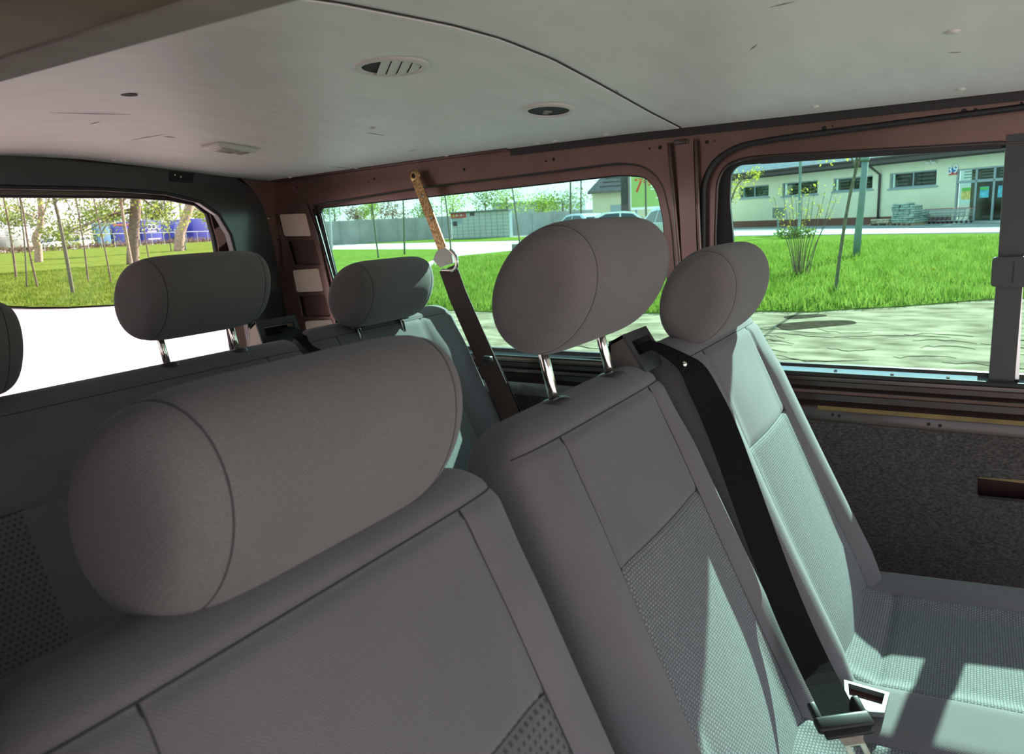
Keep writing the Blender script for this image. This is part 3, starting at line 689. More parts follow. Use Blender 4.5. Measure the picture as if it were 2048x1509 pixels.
def cushion(parent, x0, x1, y0, y1, zt, weave, centers, hw_in=.165, name='seat_cushion'):
    nx, ny = int((x1-x0)/.006), int((y1-y0)/.007)
    xs = np.linspace(0, 1, nx); ys = np.linspace(0, 1, ny)
    X = x0+(x1-x0)*xs[:, None]+0*ys[None]; Y = y0+(y1-y0)*ys[None]+0*xs[:, None]
    ex = np.minimum(X-x0, x1-X); ey = np.minimum(Y-y0, y1-Y)
    rr = .05; rnd = lambda e: rr*(1-np.sqrt(np.maximum(0, 1-np.clip(1-e/rr, 0, 1)**2)))
    Z = zt-rnd(ex)-rnd(ey)+.035*(1-ys[None])-.0
    mask = np.zeros((nx-1, ny-1), int); Xm, Ym = (X[:-1, :-1]+X[1:, 1:])/2, (Y[:-1, :-1]+Y[1:, 1:])/2
    for ci, xc in enumerate(centers):
        a = np.abs(X-xc); Z -= .020*(1-sstep(a, hw_in-.05, hw_in+.03))*(1-sstep(Y, y1-.18, y1-.02))
        Z += .022*sstep(Y, y1-.17, y1-.06)*(1-sstep(a, hw_in-.02, hw_in+.02))
        Z -= .005*np.exp(-((a-hw_in)/.006)**2)+.005*np.exp(-((Y-(y1-.165))/.006)**2)*(a < hw_in)
        mask[(np.abs(Xm-xc) < hw_in) & (Ym > y0+.10)] = ci+1
    V = np.stack([X, Y, Z], -1).reshape(-1, 3); UV = np.stack([X, Y], -1).reshape(-1, 2)
    q = lambda i, j: i*ny+j
    F = [(q(i, j), q(i+1, j), q(i+1, j+1), q(i, j+1)) for i in range(nx-1) for j in range(ny-1)]; mk = list(mask.ravel())
    ring = [q(i, 0) for i in range(nx)]+[q(nx-1, j) for j in range(1, ny)]+[q(i, ny-1) for i in range(nx-2, -1, -1)]+[q(0, j) for j in range(ny-2, 0, -1)]
    n0 = len(V); low = V[ring].copy(); low[:, 2] = zt-.16; V = np.vstack([V, low]); UV = np.vstack([UV, low[:, :2]+low[:, 2:]])
    k = len(ring); F += [(ring[i], n0+i, n0+(i+1) % k, ring[(i+1) % k]) for i in range(k)]; mk += [0]*k
    F.append(tuple(range(n0, n0+k))); mk.append(0)
    o = split_mesh(name, V, F, UV, np.array(mk), 'cloth', 'woven_insert', weave, parent)
    return o
def pedestal(parent, x0, x1, yc):
    for x in (x0+.06, x1-.06):
        MB().prism([(x, yc-.20, .49), (x, yc+.22, .49), (x, yc+.14, .74), (x, yc-.14, .74)], (.02, 0, 0)).build('leg', 'black_paint', parent)
    MB().box(((x0+x1)/2, yc, .735), (x1-x0-.08, .42, .02)).build('seat_pan', 'black_paint', parent)

# --- single seat nearest the camera
S1 = empty('single_seat', (.386, .15, .49), 'grey fabric single seat nearest the camera with its headrest pushed down', 'car seat')
bA = Back(.368, .452, 1.362, hw=.250, us=(.158, .168), ins=.225); bA.build(S1, 'weave_shade')
headrest((.388, .431, 1.429), S1, base=(0, 0, 1.362))
cushion(S1, .165, .607, -.27, .25, .85, 'weave_shade', [.386]); pedestal(S1, .165, .607, 0)
# --- double bench: middle and window place
S2 = empty('double_bench_seat', (1.10, .15, .49), 'grey fabric double bench with one raised headrest and a belt across it', 'bench seat')
bB = Back(.882, .458, 1.372, hw=.229, us=(.140, .146), ins=.208); bB.build(S2, 'weave'); bC = Back(1.377, .440, 1.392, hw=.262, us=(.138, .148), ins=.222, cs=(-.012,)); bC.build(S2, 'weave')
headrest((.892, .423, 1.519), S2, tilt=-.08, base=(0, 0, 1.372)); headrest((1.345, .384, 1.461), S2, tilt=.08, base=(0, 0, 1.365))
cushion(S2, .655, 1.630, -.27, .25, .855, 'weave', [.878, 1.352]); pedestal(S2, .655, 1.630, 0)
# --- rear triple bench
S3 = empty('rear_bench_seat', (.985, 1.1, .49), 'dark grey three place rear bench in front of the tailgate window', 'bench seat')
Back(.735, 1.385, 1.352, hw=.498, ru=.02, cs=(-.25, .25), n=9).build(S3, 'weave_shade'); Back(1.545, 1.385, 1.366, hw=.306, ru=.06, cs=(-.045,), us=(.165, .172)).build(S3, 'weave')
headrest((.470, 1.345, 1.44), S3, base=(0, 0, 1.35)); headrest((.983, 1.342, 1.488), S3, base=(0, 0, 1.35)); headrest((1.492, 1.290, 1.443), S3, base=(0, 0, 1.355))
cushion(S3, .245, 1.845, .67, 1.20, .855, 'weave_shade', [.487, .985, 1.492]); pedestal(S3, .245, 1.845, .94)

# ================================================================== BELTS
def on_back(px, py, off=0., yt=.43, zt=1.36):
    """point on the plane of the second row's backrest fronts"""
    n = np.array([0, -math.cos(REC), math.sin(REC)]); p0 = np.array([0, yt-.055, zt-.03])+n*off
    d = ray(px, py); t = np.dot(p0-EYE, n)/np.dot(d, n); return EYE+t*d
def guide_box(name, Xl, left, topR, m_side, m_front, slot, label):
    L = [on_x(a, c, Xl) for a, c in left]
    Yt = L[2][1]; Xr = on_y(*topR, Yt)[0]; wd = Xr-Xl
    e = empty(name, (Xl+wd/2, L[0][1], L[0][2]-.05), label, 'belt guide')
    Lr = [np.array([Xl, q[1], q[2]]) for q in L]
    low = [np.array([Xl, q[1], q[2]-.12]) for q in (L[3], L[4])]
    loop = [Lr[4], Lr[0], Lr[1], Lr[2], Lr[3]]
    MB().prism([low[1]]+loop+[low[0]], (.004, 0, 0)).build('side_shell', m_side, e)
    MB().prism([q+np.array([wd-.004, 0, 0]) for q in [low[1]]+loop+[low[0]]], (.004, 0, 0)).build('side_shell', m_side, e)
    f0, f1 = Lr[2], Lr[3]   # slanted front edge top->bottom
    top = np.array([1, 0, 0])*wd
    d = f1-f0
    hole = [f0+d*slot[0]+top*.14, f0+d*slot[0]+top*.90, f0+d*slot[1]+top*.90, f0+d*slot[1]+top*.14]
    nn = np.cross(top, d); nn /= np.linalg.norm(nn); nn = nn if nn[1] < 0 else -nn
    MB().plate([f0, f0+top, f1+top, f1], [hole], nn*.004).build('front_cover', m_front, e)
    MB().plate([q-nn*.02 for q in hole], [], -nn*.002).build('slot_back', 'dark_void', e)
    MB().prism([f0+nn*.003, f0+top+nn*.003, Lr[1]+top+np.array([0, 0, .001]), Lr[1]+np.array([0, 0, .001])], (0, 0, -.006)).build('top_cover', m_front, e)
    MB().prism([Lr[1], Lr[1]+top, Lr[4]+top, Lr[4]], (0, .004, 0)).build('rear_cover', m_side, e)
    return e, f0, d, top, nn
e, f0, d, top, nn = guide_box('belt_guide', 1.055, [(1212, 700), (1222, 684), (1242, 672), (1288, 748), (1219, 762)], (1288, 660), 'grey_plastic', 'black_plastic', (.22, .58), 'dark plastic belt guide on the double bench between its headrests')
b0 = f0+d*.42+top*.52
P = [b0-nn*.015, b0+nn*.010]+[on_back(a, c, o_) for a, c, o_ in ((1372, 728, .026), (1412, 790, .034), (1448, 870, .040), (1490, 985, .043), (1535, 1110, .046), (1580, 1225, .056), (1628, 1330, .075), (1684, 1440, .105))]
P = smooth_path(P, 6); k = len(P)
belt = empty('seat_belt', P[-1], 'black seat belt running down from the guide to a steel tongue on the cushion', 'seat belt')
wid = [.034+.014*min(1, i/(k*.25)) for i in range(k)]
MB().ribbon(P, wid, [(1-.45*min(1, i/(k*.4)), .25-1.05*min(1, i/(k*.4)), .0) for i in range(k)], .0016).build('webbing', 'webbing', belt, smooth=False)
pb = on_back(1369, 729, .030); MB().lathe([(.0005, .004), (.004, .003), (.005, 0)], pb, (0, -.9, .4), 12).build('stop_button', 'chrome', belt, smooth=True)
tip = P[-1]; dirn = (P[-1]-P[-4]); dirn /= np.linalg.norm(dirn); sd = np.array([.55, -.8, 0.]); sd -= dirn*sd.dot(dirn); sd /= np.linalg.norm(sd); nz = np.cross(sd, dirn)
Rm = Matrix([list(map(float, r_)) for r_ in np.stack([sd, dirn, nz], 1)])
MB().rbox(tip+dirn*.004, (.078, .022, .012), .005, Rm).build('tongue_grip', 'gloss_black', belt, auto=40)
for kx in (-.031, .031): MB().rbox(tip+dirn*-.014+sd*kx, (.012, .03, .010), .004, Rm).build('grip_shoulder', 'gloss_black', belt, auto=40)
MB().rbox(tip+dirn*.018, (.066, .012, .006), .0025, Rm).build('grip_rib', 'gloss_black', belt, auto=40)
fw = lambda a, c: tip+sd*a+dirn*c
MB().plate([fw(-.022, .016), fw(.022, .016), fw(.014, .030), fw(.014, .085), fw(-.014, .085), fw(-.014, .030)], [[fw(-.007, .036), fw(.007, .036), fw(.007, .062), fw(-.007, .062)]], nz*.0025).build('tongue', 'steel', belt)

# buckle recess set in the cushion
qq = [on_z(a, c, .884) for a, c in ((1688, 1360), (1779, 1386), (1769, 1426), (1738, 1424), (1690, 1395))]
zq = lambda f, z: [np.array([np.mean([p[0] for p in qq])+(p[0]-np.mean([r_[0] for r_ in qq]))*f, np.mean([p[1] for p in qq])+(p[1]-np.mean([r_[1] for r_ in qq]))*f, z]) for p in qq]
bk = empty('buckle_recess', zq(0, .86)[0], 'pale framed buckle recess in the cushion beside the belt tongue', 'buckle')
MB().plate(zq(1.0, .876), [zq(.80, .876)], (0, 0, .008)).build('frame', 'white_plastic', bk)
MB().plate(zq(.86, .872), [], (0, 0, .003)).build('well', 'red_insert', bk)

# rear corner belt: bent strap hung from the roof rail, turning loop, brown webbing
rb = empty('rear_seat_belt', on_x(1035, 860, 1.80), 'brown seat belt hanging from a rusty bronze strap at the quarter window', 'seat belt')
sp = [on_x(a, c, x) for a, c, x in ((827, 342, 1.904), (831, 358, 1.902), (844, 390, 1.892), (862, 436, 1.876), (886, 500, 1.856))]
MB().ribbon(sp, .034, (.15, 1, 0), .004).build('strap', 'rust_bronze', rb)
MB().lathe([(.0075, .006), (.012, .006), (.019, .002), (.019, -.006)], on_x(829, 352, 1.902), (-1, 0, 0), 20).build('strap_eye', 'rust_bronze', rb, smooth=True)
MB().disc(on_x(829, 352, 1.8965), .0085, (1, 0, 0), 14, .002).build('bolt', 'dark_void', rb)
for a, c in ((845, 393), (862, 437), (875, 470)): MB().lathe([(.0005, .003), (.004, .002), (.005, 0)], on_x(a, c, 1.868), (-1, 0, 0), 10).build('stud', 'steel', rb, smooth=True)
lp = [on_x(a, c, 1.848) for a, c in ((866, 520), (873, 503), (890, 495), (903, 505), (906, 526), (880, 535))]
MB().prism(lp, (.012, 0, 0)).build('loop_cover', 'cream_plastic', rb)
MB().tube(smooth_path([on_x(a, c, 1.846) for a, c in ((900, 500), (911, 512), (914, 530), (906, 541), (884, 541))], 5), .006, 8).build('loop', 'chrome', rb, smooth=True)
wb = [on_x(a, c, x) for a, c, x in ((896, 536, 1.85), (915, 590, 1.84), (950, 670, 1.83), (985, 750, 1.82), (1012, 810, 1.81), (1040, 880, 1.80), (1080, 990, 1.78))]
MB().ribbon(wb, .058, (-.25, 1, 0), .0018).build('webbing', 'webbing_brown', rb)
wb2 = [on_x(a, c, x) for a, c, x in ((902, 538, 1.86), (925, 590, 1.86), (962, 670, 1.855), (1000, 750, 1.85), (1060, 880, 1.84))]
MB().ribbon(wb2, .040, (.35, 1, 0), .0018).build('webbing', 'webbing_brown', rb)
MB().rbox(on_x(975, 719, 1.80), (.02, .03, .02), .006).build('strap_clip', 'black_plastic', rb, auto=40)

e, f0, d, top, nn = guide_box('belt_guide', 1.225, [(499, 672), (500, 656), (509, 644), (527, 697), (499, 702)], (588, 635), 'beige_plastic', 'black_plastic', (.25, .60), 'black fronted belt guide with beige side on the rear bench')
b0 = f0+d*.45+top*.6
P = smooth_path([b0-nn*.015, b0+nn*.008]+[on_y(a, c, y) for a, c, y in ((600, 672, 1.36), (618, 688, 1.335), (645, 715, 1.30), (690, 780, 1.25))], 5)
rb2 = empty('centre_rear_belt', P[-1], 'black seat belt emerging from the rear bench guide', 'seat belt')
MB().ribbon(P, .046, (1, .1, 0), .0016).build('webbing', 'webbing', rb2)

# ================================================================== OUTDOORS
def horizon(px): return HOR+SLOPE*(px-CX)
def ground_poly(name, pts, z, m, label, cat='ground'):
    L = [np.array([*on_z(a, c, 0.)[:2], z]) for a, c in pts]
    return struct(MB().prism(L, (0, 0, -.04)).build(name, m), label, cat)
b = MB(); R_ = 320
struct(b.add([(-R_, -R_, -.02), (R_, -R_, -.02), (R_, R_, -.02), (-R_, R_, -.02)], [(0, 1, 2, 3)]).build('ground', 'road'), 'pale sunlit road surface around the van', 'ground')
dl = [np.array([x, y, -.012]) for x, y in ((4.9, -14), (4.9, 2.6), (5.2, 4.4), (6.5, 6.2), (9.5, 8.2), (16, 9), (16, -16))]
DS = struct(MB().prism(dl, (0, 0, -.02)).build('dirt_strip', 'dirt'), 'rutted sandy dirt strip beside the van', 'ground')
struct(MB().box((3.55, -5, -.03), (2.8, 16, .028)).build('tarmac_strip', 'tarmac'), 'grey tarmac strip next to the van', 'ground')
for k in range(80):   # tyre ruts pressed along the strip
    x0, y0, ln_ = random.uniform(5.4, 10.6), random.uniform(-2.5, 3.6), random.uniform(.3, 1.4)
    wv_ = [(x0+.12*math.sin(y0*3+t*4)+t*random.uniform(-.1, .1), y0+ln_*t) for t in np.linspace(0, 1, 9)]
    hw_ = [random.uniform(.008, .026)*math.sin(math.pi*(.06+.88*i/8)) for i in range(9)]
    L = [(x-h_, y, -.0085) for (x, y), h_ in zip(wv_, hw_)]+[(x+h_, y, -.0085) for (x, y), h_ in list(zip(wv_, hw_))[::-1]]
    MB().prism(L, (0, 0, -.006)).build('rut', 'dirt_dark', DS)
NEAR = [(720, 603), (850, 618), (990, 624), (1180, 627), (1330, 626), (1535, 622), (1620, 624), (1700, 618), (1800, 613), (1985, 598), (2350, 590)]
FAR = [(2350, 462), (2000, 467), (1700, 470), (1480, 473), (1330, 481), (1190, 487), (1060, 498), (920, 512), (860, 535), (780, 570)]
lawn = ground_poly('lawn', NEAR+FAR, .006, 'lawn', 'green lawn beyond the dirt strip')
lawn2 = ground_poly('lawn', [(560, 500), (560, 535), (700, 575), (850, 527), (905, 503), (905, 499)], .02, 'lawn', 'green verge seen through the quarter window')
ground_poly('verge', [(640, 486), (640, 490), (1180, 478), (1180, 470)], .01, 'lawn', 'narrow green verge at the foot of the fence')
ground_poly('footpath', [(1330, 480), (1480, 472), (2350, 461), (2350, 456), (1480, 459), (1330, 465)], .035, 'paving', 'pale paved footpath in front of the store')
ground_poly('store_pavement', [(1330, 464.5), (1480, 458.5), (2350, 455.5), (2350, 445), (1900, 446), (1330, 452)], .03, 'pavement', 'grey pavement at the store wall')
for pts in ([(1545, 650), (1600, 643), (1700, 640), (1720, 647), (1640, 655), (1570, 662)], [(1560, 632), (1640, 628), (1660, 632), (1580, 640)]):
    L = [(x, y, -.008) for x, y in round_loop([tuple(on_z(a, c, -.008)[:2]) for a, c in pts], .25)]
    MB().prism(L, (0, 0, -.006)).build('dark_patch', 'dirt_dark', DS)  # flat patches in the darker dirt colour

def in_poly(P, L):
    ins = np.zeros(len(P), bool); n = len(L)
    for i in range(n):
        x1, y1 = L[i]; x2, y2 = L[(i+1) % n]
        c = ((y1 > P[:, 1]) != (y2 > P[:, 1])) & (P[:, 0] < (x2-x1)*(P[:, 1]-y1)/(y2-y1+1e-12)+x1); ins ^= c
    return ins
def blades(name, P, hmin, hmax, wd, m, label):
    """a carpet of grass blades, one bent triangle pair each"""
    n = len(P); a = RNG.random(n)*2*np.pi; h = hmin+(hmax-hmin)*RNG.random(n)**2; ln = (RNG.random((n, 2))-.5)*.8*h[:, None]
    du = np.stack([np.cos(a), np.sin(a), 0*a], 1)*wd
    mid = P+np.concatenate([ln*.3, (h*.6)[:, None]], 1); top = P+np.concatenate([ln, h[:, None]], 1)
    V = np.stack([P-du, P+du, mid-du*.8, mid+du*.8, top], 1).reshape(-1, 3); o = np.arange(n)*5
    F3 = np.stack([o+2, o+3, o+4], 1); F4 = np.stack([o, o+1, o+3, o+2], 1)
    me = bpy.data.meshes.new(name); me.from_pydata([], [], [])
    me.vertices.add(len(V)); me.vertices.foreach_set('co', V.astype(np.float32).ravel())
    me.loops.add(7*n); me.polygons.add(2*n)
    me.loops.foreach_set('vertex_index', np.concatenate([F4.ravel(), F3.ravel()]).astype(np.int32))
    me.polygons.foreach_set('loop_start', np.concatenate([np.arange(n)*4, 4*n+np.arange(n)*3]).astype(np.int32))
    me.update(calc_edges=True); me.validate(); me.materials.append(M[m])
    ob = bpy.data.objects.new(name, me); COL.objects.link(ob); return tag(ob, label, 'grass', kind='stuff')
LP = np.array([on_z(a, c, 0.)[:2] for a, c in NEAR+FAR])
pp_ = []
for k in range(12):   # denser near the van
    d = 10+28*RNG.random(30000)**1.9; ang = np.arctan2(*on_z(1500, 600)[1::-1][::-1][::-1]) if False else 0
    th = RNG.uniform(-.35, .75, 30000); q = np.stack([d*np.cos(th), d*np.sin(th)], 1); pp_.append(q[in_poly(q, LP)])
q = np.concatenate(pp_)[:90000]
blades('grass', np.concatenate([q, np.full((len(q), 1), .0)], 1), .05, .24, .009, 'grass_blade', 'bright green grass blades on the lawn')

# left-hand lawn rises gently to the lorry park
def rise(p): return float(np.clip((math.hypot(p[0], p[1])-19)/81, 0, 1))*1.05
def lawn_hit(px, py):
    z = 0.
    for _ in range(40):
        p = on_z(px, py, z)
        if p[1] < 0 or math.hypot(p[0], p[1]) > 140: p = on_y(px, py, 95.)
        z = .6*z+.4*rise(p)
    return np.array([p[0], p[1], rise(p)])
nearL = [(-420, 610), (-100, 612), (60, 617), (140, 616), (235, 611), (330, 600), (420, 582), (500, 560), (600, 535)]
b = MB(); rows = 14; v = []
for a, c in nearL:
    p0 = on_z(a, c, 0.)[:2]; p1 = p0/np.linalg.norm(p0)*118
    for i in range(rows):
        t = (i/(rows-1)); q = p0+(p1-p0)*t; v.append((q[0], q[1], rise(q)-.016))
b.add(v, [(i*rows+j, i*rows+j+1, (i+1)*rows+j+1, (i+1)*rows+j) for i in range(len(nearL)-1) for j in range(rows-1)])
struct(b.build('lawn', 'lawn', smooth=True), 'green lawn with young trees behind the van', 'ground')
LP2 = np.array([on_z(a, c, 0.)[:2] for a, c in nearL]); far2 = np.array([p/np.linalg.norm(p)*46 for p in LP2[::-1]])
d = 17+28*RNG.random(260000)**1.4; th = RNG.uniform(.6, 1.6, 260000); q = np.stack([d*np.cos(th), d*np.sin(th)], 1)
q = q[in_poly(q, np.concatenate([LP2, far2]))][:60000]
zz_ = np.clip((np.hypot(q[:, 0], q[:, 1])-19)/81, 0, 1)*1.05
blades('grass', np.concatenate([q, zz_[:, None]], 1), .04, .13, .011, 'grass_blade', 'green grass blades on the lawn behind the van')

# ------------------------------------------------------------------ trees
def leaves(name, centers, n, size, m, parent):
    """loose crown: folded leaf quads scattered in clumps"""
    C = np.array([c for c, _ in centers]); Rr = np.array([r for _, r in centers]); k = RNG.integers(0, len(C), n)
    off = RNG.normal(size=(n, 3)); off /= np.linalg.norm(off, axis=1)[:, None]; off *= (RNG.random(n)**.5)[:, None]
    P = C[k]+off*Rr[k]
    A = RNG.normal(size=(n, 3)); A /= np.linalg.norm(A, axis=1)[:, None]; B = np.cross(A, RNG.normal(size=(n, 3))); B /= np.linalg.norm(B, axis=1)[:, None]
    s = size*.72*(.6+.8*RNG.random(n))[:, None]; V = np.stack([P-A*s, P+B*s*.5, P+A*s, P-B*s*.5], 1).reshape(-1, 3)
    me = bpy.data.meshes.new(name); me.vertices.add(4*n); me.vertices.foreach_set('co', V.astype(np.float32).ravel())
    me.loops.add(4*n); me.polygons.add(n); me.loops.foreach_set('vertex_index', np.arange(4*n, dtype=np.int32)); me.polygons.foreach_set('loop_start', np.arange(n, dtype=np.int32)*4)
    me.update(calc_edges=True); me.materials.append(M[m]); o = bpy.data.objects.new(name, me); COL.objects.link(o); attach(o, parent); o['kind'] = 'stuff'; return o
def tree(name, path, r0, r1, bark, crown, n, size, leaf, label, group, branches=4, cat='tree'):
    """path: 3d trunk points; crown: list of (centre, radii)"""
    e = empty(name, path[0], label, cat, group); P = smooth_path(path, 5); k = len(P)
    MB().tube(P, [r0+(r1-r0)*i/(k-1) for i in range(k)], 9).build('trunk', bark, e, smooth=True)
    for i in range(branches):
        j = int(k*(.55+.4*random.random())) if k > 3 else 0; j = min(j, k-1); c = crown[i % len(crown)] if crown else None
        tgt = np.array(c[0])+np.array(c[1])*RNG.uniform(-.7, .7, 3) if c else P[j]+RNG.uniform(-1, 1, 3)*.6+np.array([0, 0, .5])
        mid = (P[j]+tgt)/2+np.array([0, 0, .15]); MB().tube(smooth_path([P[j], mid, tgt], 3), [min(r1*.5, .05)]*3+[min(r1*.35, .035)]*3+[min(r1*.2, .02)], 6).build('branch', bark, e, smooth=True)
    if n: leaves('foliage', crown, n, size, leaf, e)
    return e
def trunk_from(pts, plane='y'):
    """trunk drawn through pixels in an upright plane through its own foot"""
    base = lawn_hit(*pts[0]) if plane == 'y' else on_z(*pts[0], 0.02)
    f = (lambda a, c: on_y(a, c, base[1])) if plane == 'y' else (lambda a, c: on_x(a, c, base[0]))
    return [base-np.array([0, 0, .1])]+[f(a, c) for a, c in pts[1:]]
def extend(P, h):
    d = P[-1]-P[-2]; d /= np.linalg.norm(d); return P+[P[-1]+d*h]
lefts = [([(32, 557), (24, 490), (12, 420), (5, 385)], .05, 'bark', 'slim young tree leaning left at the far left of the tailgate window'),
         ([(53, 576), (50, 500), (44, 440)], .03, 'bark_green', 'thin upright sapling of the close pair at left of the tailgate window'),
         ([(76, 577), (58, 500), (46, 420), (38, 386)], .035, 'bark', 'thin leaning sapling of the close pair at left of the tailgate window'),
         ([(146, 588), (132, 510), (118, 440), (104, 384)], .06, 'bark_green', 'straight staked young tree nearest the road'),
         ([(176, 563), (169, 500), (161, 452)], .035, 'bark', 'thin sapling just right of the staked young tree'),
         ([(222, 566), (212, 510), (200, 455)], .03, 'bark', 'thin sapling midway between staked tree and thick trunk'),
         ([(297, 514), (290, 470), (283, 420)], .05, 'bark', 'young tree just right of the thick dark trunk'),
         ([(342, 502), (336, 450), (327, 392)], .05, 'bark', 'young tree left of the grey lamp pole')]
for i, (pts, r, bk_, lab) in enumerate(lefts):
    P = extend(trunk_from(pts), 1.2); t = P[-1]; s = np.linalg.norm(P[0])/35
    cr_ = [(P[-2]+RNG.uniform(-1, 1, 3)*s*np.array([.8, .8, .5]), np.array([.8, .8, .6])*s) for _ in range(3)]+[(t, np.array([1, 1, .9])*s)]
    tree('young_tree', P, r, r*.6, bk_, cr_, 300, .07*s, 'leaf_lime' if i % 2 == 0 else 'leaf_green', lab, 'young trees behind the van', 5)
P = extend(trunk_from([(77, 524), (76, 495), (70, 478), (80, 455), (82, 430), (79, 386)]), 3)
tree('birch_tree', P, .26, .15, 'bark_pale', [(P[-1], np.array([2, 2, 1.5])), (P[-2]+np.array([2.4, 0, -.2]), np.array([1.6, 1, .7])), (P[-2]+np.array([-2, 0, -1.2]), np.array([1.3, 1, 1]))], 700, .12, 'leaf_lime', 'pale crooked trunk of an older tree at left of the tailgate window', None, 6)
P = extend(trunk_from([(265, 528), (266, 480), (270, 430), (272, 388)]), 3)
tree('ash_tree', P, .34, .24, 'bark', [(P[-2]+np.array([-3.6, 0, -1.6]), np.array([1.9, 1.5, 1.0])), (P[-2]+np.array([-1.6, 0, -.5]), np.array([1.6, 1.5, .9])), (P[-2]+np.array([1.6, 0, -1.2]), np.array([1.4, 1.5, 1.1])), (P[-2]+np.array([-4.6, 0, -2.1]), np.array([1.2, 1, .8]))], 1700, .12, 'leaf_lime', 'thick dark straight trunk with lime green foliage behind the van', None, 9)
P = extend(trunk_from([(263, 530), (252, 470), (244, 420), (240, 388)]), 2)
tree('young_tree', P, .09, .07, 'bark_pale', [(P[-2], np.array([1.1, 1, .7]))], 350, .1, 'leaf_rust', 'slender pale tree leaning left in front of the thick trunk', 'young trees behind the van', 4)
P = extend(trunk_from([(357, 502), (360, 470), (370, 440), (384, 396)]), 2.5)
tree('leaning_tree', P, .42, .34, 'bark_pale', [(P[-2]+np.array([2.2, 0, -1.6]), np.array([1.6, 1.5, 1.5])), (P[-1], np.array([2, 2, 1]))], 1300, .13, 'leaf_lime', 'thick trunk leaning right beside the grey lamp pole', None, 6)
P = trunk_from([(370, 500), (364, 450), (358, 392)]); P = extend(P, 3)
lp_ = MB().tube(P, [.13, .12, .10, .09], 10).build('lamp_pole', 'lamp_grey', smooth=True); tag(lp_, 'grey lamp pole behind the van left of the tailgate corner', 'lamp post')
# far crowns behind the lorries
for px, py, rx, rz, m, lab in [(30, 440, 8, 3.2, 'leaf_green', 'hazy green tree behind the white lorries'), (225, 436, 7, 3.0, 'leaf_green', 'green tree behind the teal trailer'), (302, 428, 5.5, 4.0, 'leaf_dark', 'dark tree rising behind the logo trailer'), (420, 432, 6, 3, 'leaf_lime', 'light green tree behind the last blue trailer'), (-120, 436, 9, 4, 'leaf_green', 'green tree behind the lorries beyond the left edge')]:
    c = on_y(px, py, 128.); g = np.array([c[0], c[1], 0.])
    tree('far_tree', [g, g+np.array([0, 0, c[2]*.5]), c], .3, .15, 'bark', [(c+RNG.uniform(-1, 1, 3)*np.array([rx*.5, 2, rz*.3]), np.array([rx*.55, 3, rz*.7])) for _ in range(6)], 1500, .32, m, lab, 'trees behind the lorry park', 3)

# ------------------------------------------------------------------ lorry park
YL = 104.
def trailer(x0, x1, ytop, ybot, m, label, logo=False, stripe=None, Y=YL):
    a = on_y(x0, ytop, Y); c = on_y(x1, ybot, Y); zb, zt = c[2], on_y((x0+x1)/2, ytop, Y)[2]; X0, X1 = a[0], c[0]; gz = rise((X0, Y))
    e = empty('lorry_trailer', ((X0+X1)/2, Y+3, gz), label, 'trailer', 'trailers in the lorry park')
    MB().rbox(((X0+X1)/2, Y+3, (zb+zt)/2), (X1-X0, 6, zt-zb), .06).build('box_body', m, e, auto=40)
    MB().box(((X0+X1)/2, Y+3, zb-.12), ((X1-X0)*.96, 5.6, .24)).build('chassis', 'rubber', e)
    for k in (.18, .5, .82): MB().lathe([(.05, 0), (.5, 0), (.52, .15), (.52, .35), (.05, .38)], (X0+(X1-X0)*k, Y+.1, gz+.5), (0, 1, 0), 16).build('wheel', 'tyre', e, smooth=True)
    if stripe: MB().box(((X0+X1)/2, Y-.02, zt-.12), (X1-X0, .04, .2)).build('top_rail', stripe, e)
    if logo:
        cx_, cz = X0+(X1-X0)*.5, zt-.95; s = (X1-X0)
        for dx in (-.33, .33):
            ring = [(cx_+dx+.34*math.cos(t), Y-.03, cz+.34*math.sin(t)) for t in np.linspace(0, 2*math.pi, 25)]
            MB().tube(ring, .07, 6, cap=False).build('logo_ring', 'white', e, smooth=True)
        for zz2, wd_, n_ in ((cz-.62, 1.5, 7), (cz-1.75, 2.2, 11)):
            for i in range(n_): MB().box((cx_-wd_/2+wd_*(i+.5)/n_+(.3 if n_ > 8 else 0), Y-.02, zz2), (wd_/n_*.66, .03, .20)).build('logo_mark', 'white', e)
        for sg in (-1, 1): MB().tube(smooth_path([(cx_+sg*.75, Y-.03, cz-.1), (cx_+sg*1.2, Y-.03, cz-.35), (cx_+sg*1.6, Y-.03, cz-.25)], 4), .04, 6).build('logo_wing', 'white', e, smooth=True)
    return e
trailer(-60, -4, 456, 494, 'trailer_white', 'white box trailer at the left edge of the tailgate window')
trailer(8, 66, 454, 494, 'trailer_white', 'white box lorry behind the thin sapling pair')
trailer(82, 119, 452, 492, 'trailer_white', 'white trailer between pale trunk and staked young tree')
trailer(122, 189, 451, 491, 'trailer_grey', 'light grey curtain trailer behind the staked young tree')
trailer(191, 224, 447, 489, 'trailer_teal', 'teal blue trailer beside the light grey one')
trailer(226, 279, 448, 488, 'trailer_blue', 'dark blue trailer with a red top rail', stripe='red')
trailer(281, 326, 441, 484, 'trailer_blue', 'dark blue trailer with white ring logo on its side', logo=True)
trailer(346, 371, 444, 482, 'trailer_blue', 'dark blue trailer half behind the leaning trunk')
trailer(383, 440, 437, 479, 'trailer_blue', 'dark blue trailer nearest the tailgate window corner')
